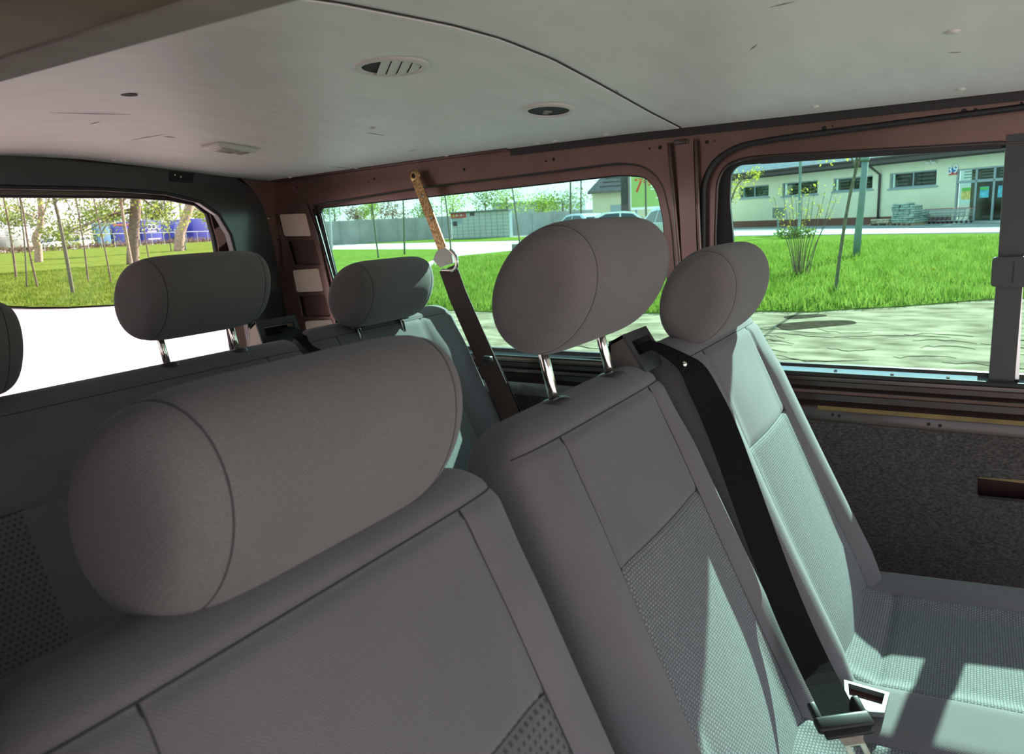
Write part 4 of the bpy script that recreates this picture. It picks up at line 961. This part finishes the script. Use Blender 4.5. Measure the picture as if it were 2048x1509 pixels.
def car(loc, yaw, m, label, s=1., group='parked cars'):
    """hatchback: lofted body with cut side windows, wheels and lights; length along local x"""
    e = empty('car', loc, label, 'car', group); R = Matrix.Rotation(yaw, 3, 'Z'); T = lambda p: Vector(loc)+R @ (Vector(p)*s)
    bod = [(-1.95, .35), (-2.0, .62), (-1.92, .98), (-.95, 1.02), (-.9, 1.03), (1.75, 1.0), (1.95, .85), (2.0, .6), (1.95, .35)]
    bod = [(-2.0, .35), (-2.03, .6), (-1.85, .78), (-1.05, .92), (1.8, 1.0), (1.98, .92), (2.02, .6), (1.98, .35)]
    cab = [(-1.05, .92), (-.35, 1.42), (.1, 1.5), (1.2, 1.47), (1.62, 1.30), (1.88, .98)]
    def loft(prof, w0, w1, zt0, zt1):
        n = len(prof); v = []
        for sg in (-1, 1):
            for x, z in prof: t = (z-zt0)/(zt1-zt0); v.append(T((x, sg*(w0+(w1-w0)*max(0, t)), z)))
        f = [(i, (i+1) % n, n+(i+1) % n, n+i) for i in range(n)]+[tuple(range(n))[::-1], tuple(range(n, 2*n))]
        return v, f
    MB().add(*loft(bod, .82, .84, .35, 1.0)).build('body', m, e, auto=30)
    MB().add(*loft(cab, .82, .62, .92, 1.5)).build('cabin', m, e, auto=30)
    for sg in (-1, 1):
        for q in ([(-.78, .98), (-.30, 1.34), (.30, 1.40), (.30, .99)], [(.38, .99), (.38, 1.40), (1.10, 1.38), (1.45, 1.22), (1.55, 1.0)]):
            wy = lambda z: .82-.2*max(0, (z-.92)/.58)+.006
            MB().add([T((x, sg*wy(z), z)) for x, z in q], [tuple(range(len(q)))]).build('side_window', 'car_glass', e)
        for x in (-1.25, 1.25): MB().lathe([(.02*s, 0), (.30*s, 0), (.33*s, .05*s), (.33*s, .2*s), (.02*s, .2*s)], T((x, sg*.70, .33)), R @ Vector((0, sg, 0)), 16).build('wheel', 'tyre', e, smooth=True)
        MB().add([T((2.03, sg*.6, .75)), T((2.03, sg*.84, .75)), T((1.95, sg*.84, 1.08)), T((1.92, sg*.66, 1.08))], [(0, 1, 2, 3)]).build('tail_light', 'tail_light', e)
    MB().add([T((1.66, -.6, 1.29)), T((1.66, .6, 1.29)), T((1.905, .7, 1.0)), T((1.905, -.7, 1.0))], [(0, 1, 2, 3)]).build('rear_window', 'car_glass', e)
    MB().add([T((-.42, -.6, 1.385)), T((-.42, .6, 1.385)), T((-1.04, .72, .94)), T((-1.04, -.72, .94))], [(0, 1, 2, 3)]).build('windscreen', 'car_glass', e)
    return e
for px, lab, m in ((104, 'white car parked before the white trailer', 'car_white'), (158, 'white car parked before the light grey trailer', 'car_white')):
    p = on_y(px, 490, 96.); car((p[0], 96., rise(p)), .5, m, lab, 1.0, 'cars in the lorry park')
fe = empty('chain_fence', (on_y(200, 480, 84.)[0], 84., rise((60, 84.))), 'thin metal fence in front of the lorry park', 'fence')
A, B = on_y(-120, 477, 84.), on_y(455, 462, 84.)
MB().tube([A, B], .04, 6).build('top_rail', 'mesh_fence', fe)
for t in np.linspace(0, 1, 22):
    p = A+(B-A)*t; MB().tube([(p[0], p[1], rise(p)-.05), (p[0], p[1], p[2]+.02)], .035, 6).build('post', 'mesh_fence', fe)
br_ = []
hz = empty('hedge', (on_y(200, 490, 88.)[0], 88., rise((60, 88.))), 'low brown brush at the foot of the lorry park fence', 'brush')
leaves('foliage', [(np.array([x, 88., rise((x, 88.))+.25]), np.array([2.2, 1.2, .5])) for x in np.linspace(on_y(-120, 490, 88.)[0], on_y(460, 490, 88.)[0], 30)], 3500, .16, 'leaf_rust', hz)

# ------------------------------------------------------------------ through the quarter window
FA, FBp, FC = on_z(560, 497, 0.), on_z(905, 477, 0.), on_z(1190, 465, 0.)
fnc = empty('concrete_fence', FBp, 'weathered grey concrete panel fence across the road', 'fence')
def fence_run(A, B, n, h):
    for i in range(n):
        p, q = A+(B-A)*(i/n), A+(B-A)*((i+1)/n); u = (q-p)/np.linalg.norm(q-p); nn_ = np.array([-u[1], u[0], 0])
        MB().prism([p+u*.05, q-u*.05, q-u*.05+[0, 0, h], p+u*.05+[0, 0, h]], nn_*.08).build('fence_panel', 'concrete', fnc)
        MB().box(p+np.array([0, 0, h*.5+.03]), (.16, .16, h+.06)).build('fence_post', 'concrete', fnc)
fence_run(FA, FBp, 9, 2.75); fence_run(FBp+np.array([.6, 0, 0]), FC, 7, 2.6)
# parcel locker
L0, L1 = on_z(905, 479, 0.), on_z(1020, 474.5, 0.); L1 = EYE+(L1-EYE)*1.0; u = L1-L0; wdt = np.linalg.norm(u); u /= wdt; nn_ = np.array([u[1], -u[0], 0]); nn_ = nn_ if nn_.dot(-L0) > 0 else -nn_
hL = (479-429)/FPX*np.linalg.norm(L0-EYE)
pl_ = empty('parcel_locker', (L0+L1)/2, 'pale grey parcel locker with rows of doors and a red panel', 'parcel locker')
back = -nn_*.7
MB().prism([L0, L1, L1+[0, 0, hL], L0+[0, 0, hL]], back).build('cabinet', 'frame_grey', pl_)
MB().prism([L0-u*.1+nn_*.35+[0, 0, hL], L1+u*.1+nn_*.35+[0, 0, hL], L1+u*.1+back+[0, 0, hL], L0-u*.1+back+[0, 0, hL]], (0, 0, .12)).build('canopy', 'sign_back', pl_)
ncol, nrow = 10, 7
for i in range(ncol):
    for j in range(nrow):
        if i < 2 and j > 3: continue
        a0, a1 = wdt*(i+.06)/ncol, wdt*(i+.94)/ncol; z0, z1 = .12+(hL-.2)*(j+.07)/nrow, .12+(hL-.2)*(j+.93)/nrow
        MB().prism([L0+u*a0+[0, 0, z0], L0+u*a1+[0, 0, z0], L0+u*a1+[0, 0, z1], L0+u*a0+[0, 0, z1]], nn_*.03).build('locker_door', 'locker', pl_)
def on_lock(name, a0, a1, z0, z1, m): MB().prism([L0+u*wdt*a0+[0, 0, hL*z0], L0+u*wdt*a1+[0, 0, hL*z0], L0+u*wdt*a1+[0, 0, hL*z1], L0+u*wdt*a0+[0, 0, hL*z1]], nn_*.05).build(name, m, pl_)
on_lock('logo_panel', .0, .27, .80, .99, 'locker_red'); on_lock('screen', .03, .10, .50, .68, 'window_dark'); on_lock('camera_box', .34, .42, .86, 1.0, 'window_dark')
for i in range(4): on_lock('logo_mark', .09+.04*i, .12+.04*i, .87, .93, 'white')
on_lock('logo_mark', .03, .065, .84, .96, 'poster_yellow')
# slim trees and a pole on the verge
for i, (pts, r) in enumerate([([(757, 516), (750, 460), (743, 400)], .05), ([(809, 509), (808, 450), (806, 392)], .06), ([(902, 500), (896, 440), (889, 385)], .06), ([(884, 488), (884, 440), (883, 385)], .04), ([(1041, 495), (1032, 430), (1023, 366)], .055), ([(1142, 478), (1141, 420), (1141, 350)], .09), ([(1163, 474), (1162, 420), (1162, 350)], .08), ([(1204, 470), (1202, 420), (1200, 346)], .06), ([(1294, 478), (1292, 420), (1291, 346)], .08)]):
    lab = ['slim sapling left of the low headrest on the quarter window verge', 'straight dark sapling right of the first slim one', 'dark sapling just behind the rusty belt strap', 'thin sapling hidden partly by the rusty belt strap', 'lone thin sapling right of the parcel locker', 'left of two close dark trunks before the cream house', 'right of two close dark trunks before the cream house', 'dark trunk in front of the cream house roof', 'dark trunk in front of the green price board'][i]
    P = extend(trunk_from(pts, 'x'), 1.2); s = np.linalg.norm(P[0])/40
    tree('verge_sapling', P, r, r*.6, 'bark_green', [(P[-2]+np.array([0, .0, .2]), np.array([.6, .8, .6])*s), (P[-1], np.array([.8, .9, .7])*s)], 110, .08*s, 'leaf_green', lab, 'saplings on the verge', 4)
P = trunk_from([(664, 497), (661, 450), (658, 405)], 'x'); tag(MB().tube(extend(P, 3), .09, 8).build('lamp_pole', 'lamp_grey', smooth=True), 'slim grey lamp pole at the left end of the concrete fence', 'lamp post')
for i, (px, py, rx, rz, m, lab) in enumerate([(668, 425, 6, 2.6, 'leaf_green', 'bushy green tree at left behind the concrete fence'), (715, 432, 5, 2.0, 'leaf_rust', 'reddish bush behind the concrete fence'), (742, 420, 4, 2.6, 'leaf_lime', 'light green tree behind the concrete fence'), (785, 428, 6, 2.2, 'leaf_rust', 'second reddish bush behind the concrete fence'), (850, 425, 5, 2.6, 'leaf_green', 'green tree behind the rusty belt strap'), (905, 414, 5, 3.4, 'leaf_lime', 'pale green tree above the parcel locker'), (970, 408, 5, 3.2, 'leaf_green', 'bushy tree above the locker roof'), (1013, 402, 4, 4.0, 'leaf_lime', 'tall light green tree right of the locker'), (1085, 414, 4, 2.0, 'leaf_lime', 'small round light green tree before the grey shed'), (1125, 410, 7, 2.2, 'leaf_green', 'low green tree line beside the cream house')]):
    py -= 6; rz *= 1.35; c = on_x(px, py, 118.); g = np.array([c[0], c[1], 0.])
    tree('background_tree', [g, g+np.array([0, 0, c[2]*.5]), c], .25, .1, 'bark', [(c+RNG.uniform(-1, 1, 3)*np.array([1.5, rx*.5, rz*.35]), np.array([2, rx*.5, rz*.65])) for _ in range(6)], 1100, .26, m, lab, 'trees behind the concrete fence', 3)
for x0, x1, yt, lab in ((985, 1030, 409, 'grey shed wall behind the trees left of the sky gap'), (1030, 1118, 406, 'long grey warehouse behind the concrete fence')):
    p, q = on_x(x0, yt, 135.), on_x(x1, yt, 135.); e = empty('warehouse', (135., (p[1]+q[1])/2, 0), lab, 'building')
    MB().prism([(135., p[1], 0), (135., q[1], 0), (135., q[1], q[2]), (135., p[1], p[2])], (12, 0, 0)).build('walls', 'grey_wall', e)
    MB().prism([(134.6, p[1], p[2]), (134.6, q[1], q[2]), (134.6, q[1], q[2]+.35), (134.6, p[1], p[2]+.35)], (12, 0, 0)).build('roof_edge', 'frame_grey', e)
# cream house, dark pylon, price board
HX = 62.
p0, p1 = on_x(1186, 448, HX), on_x(1262, 448, HX); zt0 = on_x(1190, 385, HX)[2]
hs = empty('cream_house', (HX, (p0[1]+p1[1])/2, 0), 'cream walled house with a dark tiled gable roof behind the cars', 'building')
MB().prism([(HX, p0[1], 0), (HX, p1[1]-6, 0), (HX, p1[1]-6, zt0), (HX, p0[1], zt0)], (9, 0, 0)).build('walls', 'house_wall', hs)
r0, r1, r2 = on_x(1176, 388, HX-.6), on_x(1217, 349, HX+3), on_x(1262, 340, HX+3)
y_end = p1[1]-6
rf = MB().prism([(HX-.7, r0[1], zt0-.15), (HX-.7, y_end, zt0-.15), (HX+4, y_end, zt0+3.2), (HX+4, p0[1]-1.2, zt0+3.2)], (0, 0, .2)).build('roof', 'roof_dark', hs)
MB().prism([(HX+8.7, r0[1], zt0-.15), (HX+8.7, y_end, zt0-.15), (HX+4, y_end, zt0+3.2), (HX+4, p0[1]-1.2, zt0+3.2)], (0, 0, .2)).build('roof', 'roof_dark', hs)
for k in range(1, 9):
    z = zt0-.15+3.35*k/9; x = HX-.7+4.7*k/9; MB().box((x, (p0[1]-.6+y_end)/2, z+.22), (.12, abs(y_end-p0[1])-1-.08*k, .08)).build('tile_course', 'fascia', rf)
MB().box((HX+2.6, on_x(1229, 355, HX)[1], zt0+2.6), (.4, .35, 1.0)).build('vent_pipe', 'fascia', hs)
wy = on_x(1232, 425, HX)[1]; MB().box((HX-.02, wy, 1.9), (.06, 1.0, 1.5)).build('window', 'frame_grey', hs)
BX = 56.
a, c = on_x(1243, 345, BX), on_x(1259, 416, BX)
py_ = empty('pylon', (BX, (a[1]+c[1])/2, 0), 'dark upright pylon beside the green price board', 'pylon')
MB().box((BX, (a[1]+c[1])/2, (on_x(1250, 335, BX)[2])/2), (.4, abs(a[1]-c[1]), on_x(1250, 335, BX)[2])).build('column', 'fascia', py_)
MB().box((BX-.22, (a[1]+c[1])/2, on_x(1251, 380, BX)[2]), (.04, abs(a[1]-c[1])*.75, 2.2)).build('column_face', 'window_dark', py_)
a, c = on_x(1261, 335, BX), on_x(1345, 412, BX); ym, zm = (a[1]+c[1])/2, (a[2]+c[2])/2
bd = empty('price_board', (BX, ym, 0), 'green billboard with a large red price beside the cream house', 'billboard')
MB().box((BX, ym, zm), (.2, abs(a[1]-c[1]), abs(a[2]-c[2])+.3)).build('frame', 'white', bd)
MB().box((BX-.11, ym, zm), (.03, abs(a[1]-c[1])*.95, abs(a[2]-c[2])*.97)).build('panel', 'board_green', bd)
for yy in (a[1]-.4, c[1]+.4): MB().box((BX+.1, yy, c[2]/2), (.18, .18, c[2])).build('leg', 'frame_grey', bd)
text_obj('price_figure', '7', 'red', bd, on_x(1277, 373, BX-.14), (0, -1, 0), (0, 0, 1), 1.05)
text_obj('price_cents', '95', 'red', bd, on_x(1294, 366, BX-.14), (0, -1, 0), (0, 0, 1), .46)
for px, py2, w_ in ((1312, 372, .9), (1312, 378, .9), (1318, 396, .5)): MB().box(on_x(px, py2, BX-.13), (.01, w_, .07)).build('small_print', 'white', bd)
# parked cars in front of the house (their lot lies a little higher)
struct(MB().box((42, 18.3, .2), (11, 7.5, .4)).build('parking_lot', 'pavement'), 'raised parking lot in front of the cream house', 'ground')
for px, X, yaw, m, lab in ((1158, 40., 2.6, 'car_blue', 'pale blue hatchback left of the white one'), (1255, 38., .35, 'car_white', 'white hatchback with red tail lights above the raised headrest'), (1346, 33., 2.3, 'car_blue', 'pale van half hidden by the window pillar')):
    p = on_x(px, 440, X); car((X, p[1], .40 if X > 36 else 0.), yaw+math.pi/2, m, lab, 1.0 if X > 36 else 1.3)

# ------------------------------------------------------------------ store
fd = ray(338, 475); fd = np.array([fd[0], fd[1], 0]); fd /= np.linalg.norm(fd)
FP = on_z(1900, 447, 0.); FN = np.array([fd[1], -fd[0], 0]); FN = FN if FN.dot(EYE-FP) > 0 else -FN
def on_f(px, py, off=0.):
    d = ray(px, py); t = np.dot(FP+FN*off-EYE, FN)/np.dot(d, FN); return EYE+t*d
def crop(x, y): return 1450+x*.292, 290+y*.292
def fq(pts, off=0.): return [on_f(*crop(*q), off) for q in pts]
ev = on_f(*crop(1900, 82))[2]; FR = on_f(2250, 445); FL = on_f(1400, 452); up3 = np.array([0, 0, 1.])
fs = lambda p: float(np.dot(p-FP, fd))
def fpt(s_, z, off=0.): return FP+fd*s_+FN*off+up3*(z-FP[2])
s0, s1 = fs(FR), fs(FL)
st_ = empty('store_building', fpt((s0+s1)/2, 0), 'long cream store building with strip windows and a glazed entrance', 'building')
ez = np.mean([on_f(*crop(200, 205))[2], on_f(*crop(1000, 140))[2], ev])
holes = []
wins = [[(105, 290), (300, 270), (298, 355), (100, 366)], [(395, 262), (632, 242), (632, 340), (390, 350)], [(742, 232), (1010, 208), (1008, 305), (742, 318)], [(1130, 195), (1448, 170), (1445, 281), (1127, 298)]]
sq = lambda pts: (min(fs(q) for q in fq(pts)), max(fs(q) for q in fq(pts)), np.mean([fq(pts)[2][2], fq(pts)[3][2]]), np.mean([fq(pts)[0][2], fq(pts)[1][2]]))
W = [sq(q) for q in wins]; dq = sq([(1590, 150), (2700, 90), (2700, 530), (1575, 522)]); dq = (dq[0], dq[1], .05, dq[3])
rc = lambda a, c, z0, z1, off=0.: [fpt(a, z0, off), fpt(c, z0, off), fpt(c, z1, off), fpt(a, z1, off)]
MB().plate(rc(s0, s1, 0, ez), [rc(*q) for q in W]+[rc(*dq)], -FN*.35).build('facade', 'stucco', st_)
dleft = dq[1]
MB().prism(rc(dleft+.2, s1, 0, .62), FN*.04).build('plinth', 'plinth', st_)
for q in W:
    a, c, z0, z1 = q; e = MB().plate(rc(*q, -.12), [rc(a+.10, (a+c)/2-.05, z0+.09, z1-.09, -.12), rc((a+c)/2+.05, c-.10, z0+.09, z1-.09, -.12)], -FN*.08).build('strip_window', 'frame_grey', st_)
    for a2, c2 in ((a+.10, (a+c)/2-.05), ((a+c)/2+.05, c-.10)):
        MB().prism(rc(a2, c2, z0+.09, z1-.09, -.17), -FN*.02).build('pane', 'store_glass', e)
    MB().prism(rc(a-.15, c+.15, z0-.12, z0, .06), -FN*.2).build('sill', 'frame_grey', e)
    MB().prism(rc(a, c, z0, z1, -.6), -FN*.05).build('interior', 'window_dark', e)
    for k in range(3):
        for a2, c2 in ((a+.2, (a+c)/2-.25), ((a+c)/2+.25, c-.3)):
            zz3 = z0+(z1-z0)*(.22+.24*k); MB().prism(rc(a2+.3*random.random(), c2-.3*random.random(), zz3, zz3+.08, -.20), -FN*.02).build('blind_slat', 'blind', e)
MB().prism([fpt(s0, ez-.05, .9), fpt(s1, ez-.05, .9), fpt(s1, ez+.55, .9), fpt(s0, ez+.55, .9)], -FN*.15).build('fascia', 'fascia', st_)
MB().prism([fpt(s0, ez-.05, .9), fpt(s1, ez-.05, .9), fpt(s1, ez-.05, -.2), fpt(s0, ez-.05, -.2)], (0, 0, .1)).build('soffit', 'fascia', st_)
MB().tube([fpt(s0, ez+.45, 1.0), fpt(s1, ez+.45, 1.0)], .10, 8).build('gutter', 'fascia', st_)
nr = int((s1-s0)/.075); v = []
for i in range(nr+1):
    s_ = s0+(s1-s0)*i/nr; dz = .05*math.sin(i*math.pi/2)
    for j in range(13):
        t = j/12; v.append(fpt(s_, ez+.5+3.4*t+dz+(.05 if j % 2 else 0), .95-9*t))
MB().add(v, [(i*13+j, i*13+j+1, (i+1)*13+j+1, (i+1)*13+j) for i in range(nr) for j in range(12)]).build('tiled_roof', 'roof_tile', st_)
dp = fq([(1028, 128), (1040, 150), (1064, 178), (1062, 200)], .12)+fq([(1043, 515)], .12)
MB().tube([fpt(fs(dp[0]), ez, .9), fpt(fs(dp[1]), ez-.2, .7), fpt(fs(dp[2]), ez-.75, .15), fpt(fs(dp[2]), .1, .15)], .09, 8).build('downpipe', 'fascia', st_, smooth=True)
# entrance glazing
a, c, z0, z1 = dq; zt_ = np.mean([fq([(1600, 250)])[0][2], fq([(1840, 245)])[0][2]])
mul = [fs(fq([(x, 300)])[0]) for x in (1595, 1715, 1838, 1965, 2090, 2215)]
ent = MB().prism(rc(dleft-.10, dleft+.06, z0, z1, -.02), -FN*.12).build('entrance', 'frame_grey', st_)
for m_ in mul[1:]: MB().prism(rc(m_-.07, m_+.07, z0, z1, -.02), -FN*.12).build('mullion', 'frame_grey', ent)
MB().prism(rc(a, dleft, zt_-.09, zt_+.09, -.02), -FN*.12).build('transom', 'frame_grey', ent)
MB().prism(rc(a, dleft, z1-.10, z1, -.02), -FN*.12).build('top_bar', 'frame_grey', ent)
MB().prism(rc(a, dleft, z0, z0+.1, -.02), -FN*.12).build('threshold', 'frame_grey', ent)
for i in range(5):
    for zz0, zz1 in ((z0+.1, zt_-.09), (zt_+.09, z1-.1)): MB().prism(rc(mul[i+1]+.07, mul[i]-.07, zz0, zz1, -.08), -FN*.02).build('pane', 'store_glass', ent)
    for k in range(3): zz3 = zt_+.25+(z1-zt_-.3)*k/3; MB().prism(rc(mul[i+1]+.15, mul[i]-.15, zz3, zz3+.06, -.35), -FN*.02).build('blind_slat', 'blind', ent)
MB().prism(rc(a, dleft, z0, z1, -1.6), -FN*.05).build('interior', 'window_dark', ent)
def poster(pts, m1, m2, lab):
    q = sq(pts); e = MB().prism(rc(*q, -.03), -FN*.02).build('poster', m1); tag(e, lab, 'poster', 'posters on the store entrance')
    MB().prism(rc(q[0]+.03, q[1]-.03, q[3]-(q[3]-q[2])*.28, q[3]-.03, -.02), FN*.01).build('heading', m2, e)
poster([(1620, 295), (1678, 290), (1676, 372), (1618, 376)], 'poster_yellow', 'poster_green', 'yellow poster with a green heading on the store entrance')
poster([(1746, 288), (1804, 284), (1802, 360), (1744, 363)], 'poster_blue', 'poster_green', 'blue poster with a green heading on the store entrance')
poster([(1870, 280), (1925, 276), (1923, 356), (1868, 360)], 'poster_blue', 'poster_blue', 'plain blue poster at the right edge of the store entrance')
q = sq([(1537, 156), (1590, 152), (1590, 186), (1537, 190)]); nb = MB().prism(rc(*q, .05), -FN*.04).build('house_number_sign', 'sign_blue'); tag(nb, 'blue house number sign reading 39 beside the entrance', 'sign')
MB().prism(rc(q[0], q[1], q[2]-.17, q[2], .05), -FN*.04).build('red_strip', 'red', nb)
text_obj('house_number', '39', 'white', nb, fpt((q[0]+q[1])/2, (q[2]+q[3])/2, .06), -fd, (0, 0, 1), .62)
cm = fpt(fs(fq([(1418, 122)])[0]), fq([(1418, 122)])[0][2], .15); e = empty('wall_camera', cm, 'small white twin camera under the store eaves', 'camera')
for k in (-.25, .25): MB().rbox(cm+fd*k, (.22, .3, .16), .04).build('housing', 'white', e, auto=40)
MB().box(cm+up3*.1, (.1, .1, .2)).build('bracket', 'white', e)
# goods outside
def bag_stack(px0, px1, pyb, rows, off, lab, m, cols, jit=.08):
    a, c = on_f(px0, pyb, off), on_f(px1, pyb, off); a[2] = c[2] = .04; L = np.linalg.norm(c-a); u = (c-a)/L
    pal = empty('pallet', (a+c)/2, 'wooden pallet under '+lab, 'pallet')
    for k in range(5): MB().box((a+c)/2+up3*.12+FN*(.5-.25*k), (L, .1, .03), Matrix.Rotation(math.atan2(u[1], u[0]), 3, 'Z')).build('slat', 'wood', pal)
    for k in (-.45, 0, .45): MB().box((a+c)/2+u*L*k+up3*.05, (.1, 1.1, .1), Matrix.Rotation(math.atan2(u[1], u[0]), 3, 'Z')).build('bearer', 'wood', pal)
    bw = L/cols
    for j in range(rows):
        for i in range(cols):
            p = a+u*(bw*(i+.5)+random.uniform(-jit, jit))+up3*(.21+.155*j)+FN*random.uniform(-.06, .06)
            Rr = Matrix.Rotation(math.atan2(u[1], u[0])+random.uniform(-.12, .12), 3, 'Z')
            o = MB().rbox(p, (bw*1.05, .8, .165), .07, Rr, 2).build('soil_bag', m, auto=60); tag(o, ['left', 'middle', 'right'][i if cols == 3 else i*2]+' plump bag in layer '+['one', 'two', 'three', 'four', 'five', 'six', 'seven', 'eight', 'nine'][j]+' of '+lab, 'bag', lab)
bag_stack(*[crop(x, 0)[0] for x in (1160, 1268)], 451, 9, 2.2, 'the tall stack of green and white bags', 'bag_green', 2)
bag_stack(*[crop(x, 0)[0] for x in (1240, 1318)], 450, 8, 3.2, 'the stack of green bags behind the tall one', 'bag_green', 2)
bag_stack(*[crop(x, 0)[0] for x in (1285, 1375)], 450, 5, 1.6, 'the lower stack of green bags beside the trolleys', 'bag_green', 2)
bag_stack(*[crop(x, 0)[0] for x in (1022, 1150)], 453, 2, 2.0, 'the low heap of mixed bags by the downpipe', 'bag_mixed', 3)
def trolley(p, lab):
    e = empty('shopping_trolley', p, lab, 'trolley', 'nested shopping trolleys outside the store'); p = np.array(p); x = fd; y = FN
    w2 = .28; tb = MB()
    top = [p+x*(-.45)+up3*.95, p+x*.45+up3*.88]
    for zz4, l0, l1 in ((.98, -.5, .45), (.74, -.44, .42), (.50, -.36, .40)):
        for s_ in (-1, 1): tb.tube([p+y*w2*s_+x*l0+up3*zz4, p+y*w2*.8*s_+x*l1+up3*(zz4-.06)], .012, 5)
    for t in np.linspace(-.45, .42, 8):
        for s_ in (-1, 1): tb.tube([p+y*w2*s_+x*t+up3*.95, p+y*w2*.9*s_+x*t*.85+up3*.48], .009, 4)
    for t in (-.3, -.1, .1, .3): tb.tube([p+x*t-y*w2+up3*.49, p+x*t+y*w2+up3*.49], .009, 4)
    tb.build('basket', 'wire', e)
    ch = MB()
    for s_ in (-1, 1): ch.tube(smooth_path([p+y*w2*s_-x*.5+up3*.98, p+y*w2*s_-x*.42+up3*.35, p+y*w2*s_-x*.2+up3*.18, p+y*w2*.8*s_+x*.45+up3*.18], 3), .016, 5)
    ch.build('chassis', 'wire', e)
    MB().tube([p-y*w2-x*.52+up3*1.02, p+y*w2-x*.52+up3*1.02], .022, 6).build('handle', 'red_plastic', e)
    for s_ in (-1, 1):
        for t in (-.3, .42): MB().lathe([(.01, -.02), (.08, -.02), (.08, .02), (.01, .02)], p+y*w2*.85*s_+x*t+up3*.09, y, 10).build('wheel', 'tyre', e, smooth=True)
ta, tb_ = fs(on_f(*crop(1330, 545), 1.3)), fs(on_f(*crop(1640, 535), 1.3))
for i in range(11): trolley(fpt(ta+(tb_-ta)*i/10, .04, 1.3), ['first', 'second', 'third', 'fourth', 'fifth', 'sixth', 'seventh', 'eighth', 'ninth', 'tenth', 'last'][i]+' wire shopping trolley from the bag stacks in the nested row')

# ------------------------------------------------------------------ things on the lawn
P = trunk_from([(1670, 588), (1676, 540), (1686, 470), (1698, 400), (1712, 340), (1719, 318)], 'x'); P = extend(P, 1.2)
tree('lawn_sapling', P, .034, .020, 'bark_green', [(P[-1], np.array([.5, .8, .5])), (P[-2]+np.array([0, .5, .1]), np.array([.2, .4, .2]))], 60, .06, 'leaf_yellow', 'young greenish tree on the lawn leaning right', None, 5)
P = trunk_from([(1712, 512), (1716, 470), (1722, 416), (1731, 318)], 'x'); P = extend(P, 2.5); k = len(P)
lm = empty('street_lamp', P[0], 'thick grey green lamp post standing on the lawn', 'lamp post')
MB().tube(P[:3]+[P[3]], [.115, .11, .10, .095], 14).build('lower_tube', 'lamp_green', lm, smooth=True)
MB().tube(P[3:], [.085, .078, .07][:len(P[3:])], 14).build('upper_tube', 'lamp_green', lm, smooth=True)
MB().tube([P[3]-np.array([0, 0, .06]), P[3]+np.array([0, 0, .05])], .125, 14).build('collar', 'lamp_green', lm, smooth=True)
P = trunk_from([(1598, 468), (1599, 430), (1601, 318)], 'x'); tag(MB().tube(extend(P, 2), .085, 10).build('lamp_pole', 'lamp_green', smooth=True), 'thin grey green lamp pole behind the leafing bush', 'lamp post')
sb = on_z(1556, 471, 0.); f_ = lambda a, c: on_x(a, c, sb[0])
sg_ = empty('sign_post', sb, 'small dark signboard on a post left of the bush', 'sign')
MB().tube([sb, f_(1556, 430)], .05, 8).build('post', 'lamp_green', sg_, smooth=True)
q = [f_(1545, 437), (f_(1570, 435)), f_(1570, 415), f_(1545, 416)]; MB().prism(q, (.04, 0, 0)).build('board', 'sign_back', sg_)
bb_ = on_z(1602, 553, 0.); fb = lambda a, c, dx=0.: on_x(a, c, bb_[0]+dx)
bush = empty('leafing_bush', bb_, 'bare stemmed bush with yellow green leaf tips on the lawn', 'bush')
tips = [(1548, 395), (1565, 378), (1582, 385), (1592, 400), (1605, 380), (1618, 395), (1630, 372), (1650, 385), (1668, 372), (1640, 410), (1578, 420), (1560, 430), (1672, 400), (1612, 430)]
cl_ = []
for i, (a, c) in enumerate(tips):
    bx_ = 1588+26*((a-1545)/130.)+random.uniform(-4, 4); dx = random.uniform(-.5, .5)
    pts = [fb(bx_, 552+random.uniform(-2, 3)), fb(bx_+(a-bx_)*.25, 500, dx*.4), fb(bx_+(a-bx_)*.62, 445+(c-372)*.3, dx*.8), fb(a, c, dx)]
    if pts[3][2] < pts[2][2]: pts[2] = (pts[1]+pts[3])/2
    MB().tube(smooth_path(pts, 4), np.linspace(.014, .005, 13), 5).build('stem', 'bark', bush, smooth=True)
    cl_.append((pts[3], np.array([.10, .13, .16]))); cl_.append(((pts[3]+pts[2])/2, np.array([.08, .09, .2])))
leaves('foliage', cl_, 420, .035, 'leaf_yellow', bush)
lb = on_z(1432, 560, 0.); fb2 = lambda a, c: on_x(a, c, lb[0])
tree('side_bush', [lb, fb2(1440, 480), fb2(1470, 380), fb2(1495, 350)], .03, .012, 'bark', [(fb2(1488, 362), np.array([.2, .35, .3])), (fb2(1512, 346), np.array([.1, .2, .15])), (fb2(1470, 385), np.array([.1, .2, .25]))], 260, .045, 'leaf_yellow', 'yellow green leafy branch at the left edge of the sliding window', None, 4, 'bush')
cs_ = [on_z(a, c, .02) for a, c in ((1560, 480), (1590, 476), (1610, 482))]
for i, c in enumerate([cs_[1]]):
    e = empty('grass_clump', c, 'tall dark green clump on the lawn below the signboard', 'plant'); leaves('foliage', [(c+np.array([0, 0, .25]), np.array([.6, 1.2, .35]))], 500, .12, 'leaf_green', e)
dn = np.array([on_z(a, c, .14) for a, c in ((1832, 538), (1845, 540), (1852, 541), (1866, 539), (1780, 556), (1690, 490), (1692, 492), (1870, 541))])
for c in dn: tag(MB().lathe([(.002, .02), (.02, .025), (.03, .008), (.004, 0), (.004, -.12)], c, (0, 0, 1), 8).build('dandelion', 'leaf_yellow'), 'yellow dandelion in the lawn grass', 'flower', 'dandelions on the lawn')
